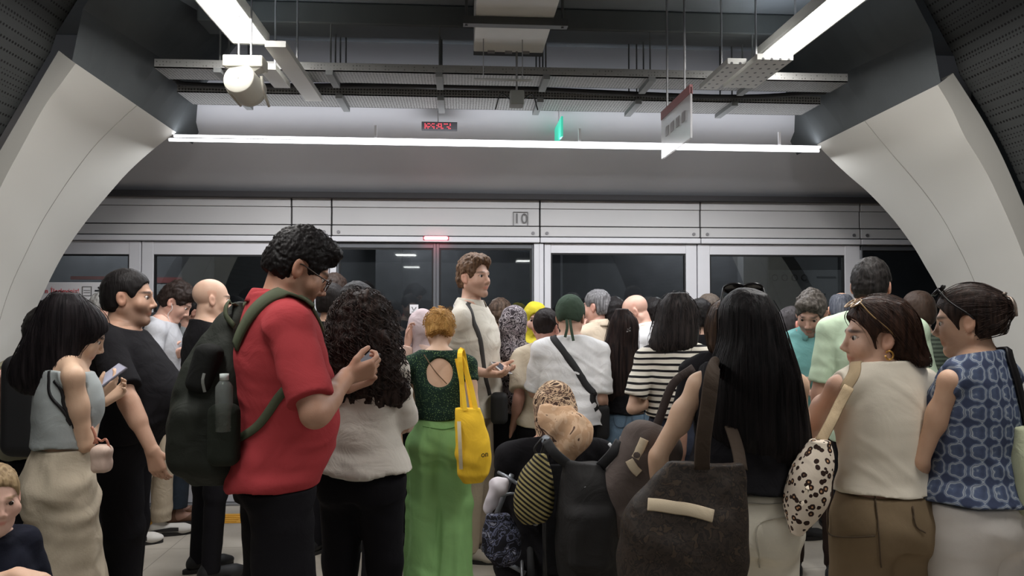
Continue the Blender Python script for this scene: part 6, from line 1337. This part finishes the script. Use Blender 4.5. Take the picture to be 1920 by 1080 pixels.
# striped drawstring bag
def goldst(nt): return stripes_z(nt, .0140, .5, (150, 138, 92), (26, 24, 24), .006, 2, (0, R(-36), 0))
sb = VF(1003, 2.60, 'drawstring bag with gold and black diagonal stripes hanging on the wheelchair', 'drawstring_bag', 'bag', 982)
f = Fld((-.13, -.1, -.02), (.13, .1, .3), .005); f.add(loft(sb.secs([(978, 1000, 22, 0, .04), (966, 1000, 38, 0, .06), (930, 1001, 41, 0, .065), (890, 1006, 32, 0, .05), (864, 1012, 18, 0, .03), (850, 1014, 10, 0, .02)]), 2.2), 0)
f.mesh('bag_body', pat('gold stripes', goldst, rough=.6), sb.root, disp=lambda P: noise(P, (14, 14, 6), 2) * .008)
m = MB(); m.tube(spline([sb.q(1012, 858), sb.q(1018, 838, .0), sb.q(1022, 824, -.02)], 8), .004, 6); m.tube(spline([sb.q(1012, 858), sb.q(1002, 842, .0), sb.q(1016, 822, .0)], 8), .004, 6); m.build('cord', plain('black cord', (34, 32, 32), .7), sb.root, True)
# black backpack hanging on the handles
kb = VF(1104, 2.58, 'black backpack hanging from the handles at the back of the wheelchair', 'backpack', 'backpack', 1120)
f = Fld((-.2, -.16, -.02), (.2, .16, .62), .006); f.add(loft(kb.secs([(1116, 1106, 40, 0, .06), (1090, 1106, 56, 0, .09), (1020, 1104, 60, 0, .10), (950, 1104, 56, 0, .09), (900, 1100, 50, 0, .07), (875, 1096, 44, 0, .05), (866, 1094, 36, 0, .03)]), 2.8), 0)
f.add(rbox(kb.q(1108, 1010, -.09), (.075, .035, .10), .03), .02)
f.mesh('backpack_shell', fabric('charcoal nylon', (42, 41, 41), crease=.6, rough=.7), kb.root, disp=lambda P: (noise(P, (22, 22, 5), 2) + .5 * noise(P, 14, 5)) * .010)
MB().ribbon(spline([kb.q(1070, 875, -.02), kb.q(1040, 850, -.04), kb.q(1024, 826, -.02)], 10), [(0, -1, .2)] * 10, .035, .004).build('shoulder_strap', plain('black nylon', (30, 30, 32), .7), kb.root, True); m = MB(); m.ribbon(spline([kb.q(1125, 875, -.02), kb.q(1148, 850, -.04), kb.q(1162, 828, -.02)], 10), [(0, -1, .2)] * 10, .035, .004); m.build('shoulder_strap', MC['black nylon'], kb.root, True)
band(kb.root, f, [kb.q(1078, 928, -.2), kb.q(1100, 912, -.2), kb.q(1132, 918, -.2)], .008, .003, plain('piping grey', (78, 78, 78), .5), 'piping')
# white cloth and mesh bag on the left side of the chair
cb = VF(926, 2.72, 'crumpled white plastic bag tucked at the left side of the wheelchair', 'plastic_bag', 'bag', 968)
f = Fld((-.1, -.08, -.02), (.12, .08, .16), .005); f.add(cone(cb.q(916, 955), cb.q(934, 912), .022, .034), 0); f.add(cone(cb.q(934, 912), cb.q(945, 905), .03, .018), .01); f.mesh('bag_body', plain('white plastic', (206, 200, 206), .5), cb.root, disp=lambda P: noise(P, 36, 2) * .008)
nb_ = VF(942, 2.62, 'dark mesh bag with blue-grey clutter hanging low at the left of the wheelchair', 'mesh_bag', 'bag', 1060)
f = Fld((-.12, -.1, -.02), (.12, .1, .24), .006); f.add(loft(nb_.secs([(1058, 945, 20, 0, .03), (1040, 944, 36, 0, .06), (1000, 940, 36, 0, .06), (965, 935, 20, 0, .03)]), 2.2), 0)
f.mesh('bag_body', pat('blue grey clutter', lambda nt: blotch(nt, 24, [(0, (30, 30, 36)), (.50, (92, 96, 118)), (.56, (36, 36, 42)), (.64, (130, 132, 148))], 2.0)), nb_.root, disp=lambda P: noise(P, 30, 2) * .010)
# near the toddler: adult hand resting at the lower left edge
pY = person(-215, 2.05, 1.58, 100, 'person at the lower left edge in green, only a hand by the toddler showing', sex='f', seat_z=-.38, seated=True, head=(0, 0, 0), skin=(214, 176, 150), vox=.007, hair=dict(k='short', c=(60, 48, 40)), arms=dict(R=dict(hand=(30, 1078, -.02), elb=(-60, 1120, -.1), dir=('v', .0, 1, -.15), palm=(0, 0, -1), curl=.3), L=dict(on=False)), top=dict(mat=fabric('sage green', (92, 106, 84)), sleeve=1.75), bottom=dict(mat=blacktr))

for o in list(C.objects):
    if o.get('label') and len(o['label'].split()) > 15: print('LONG', len(o['label'].split()), o['label'])
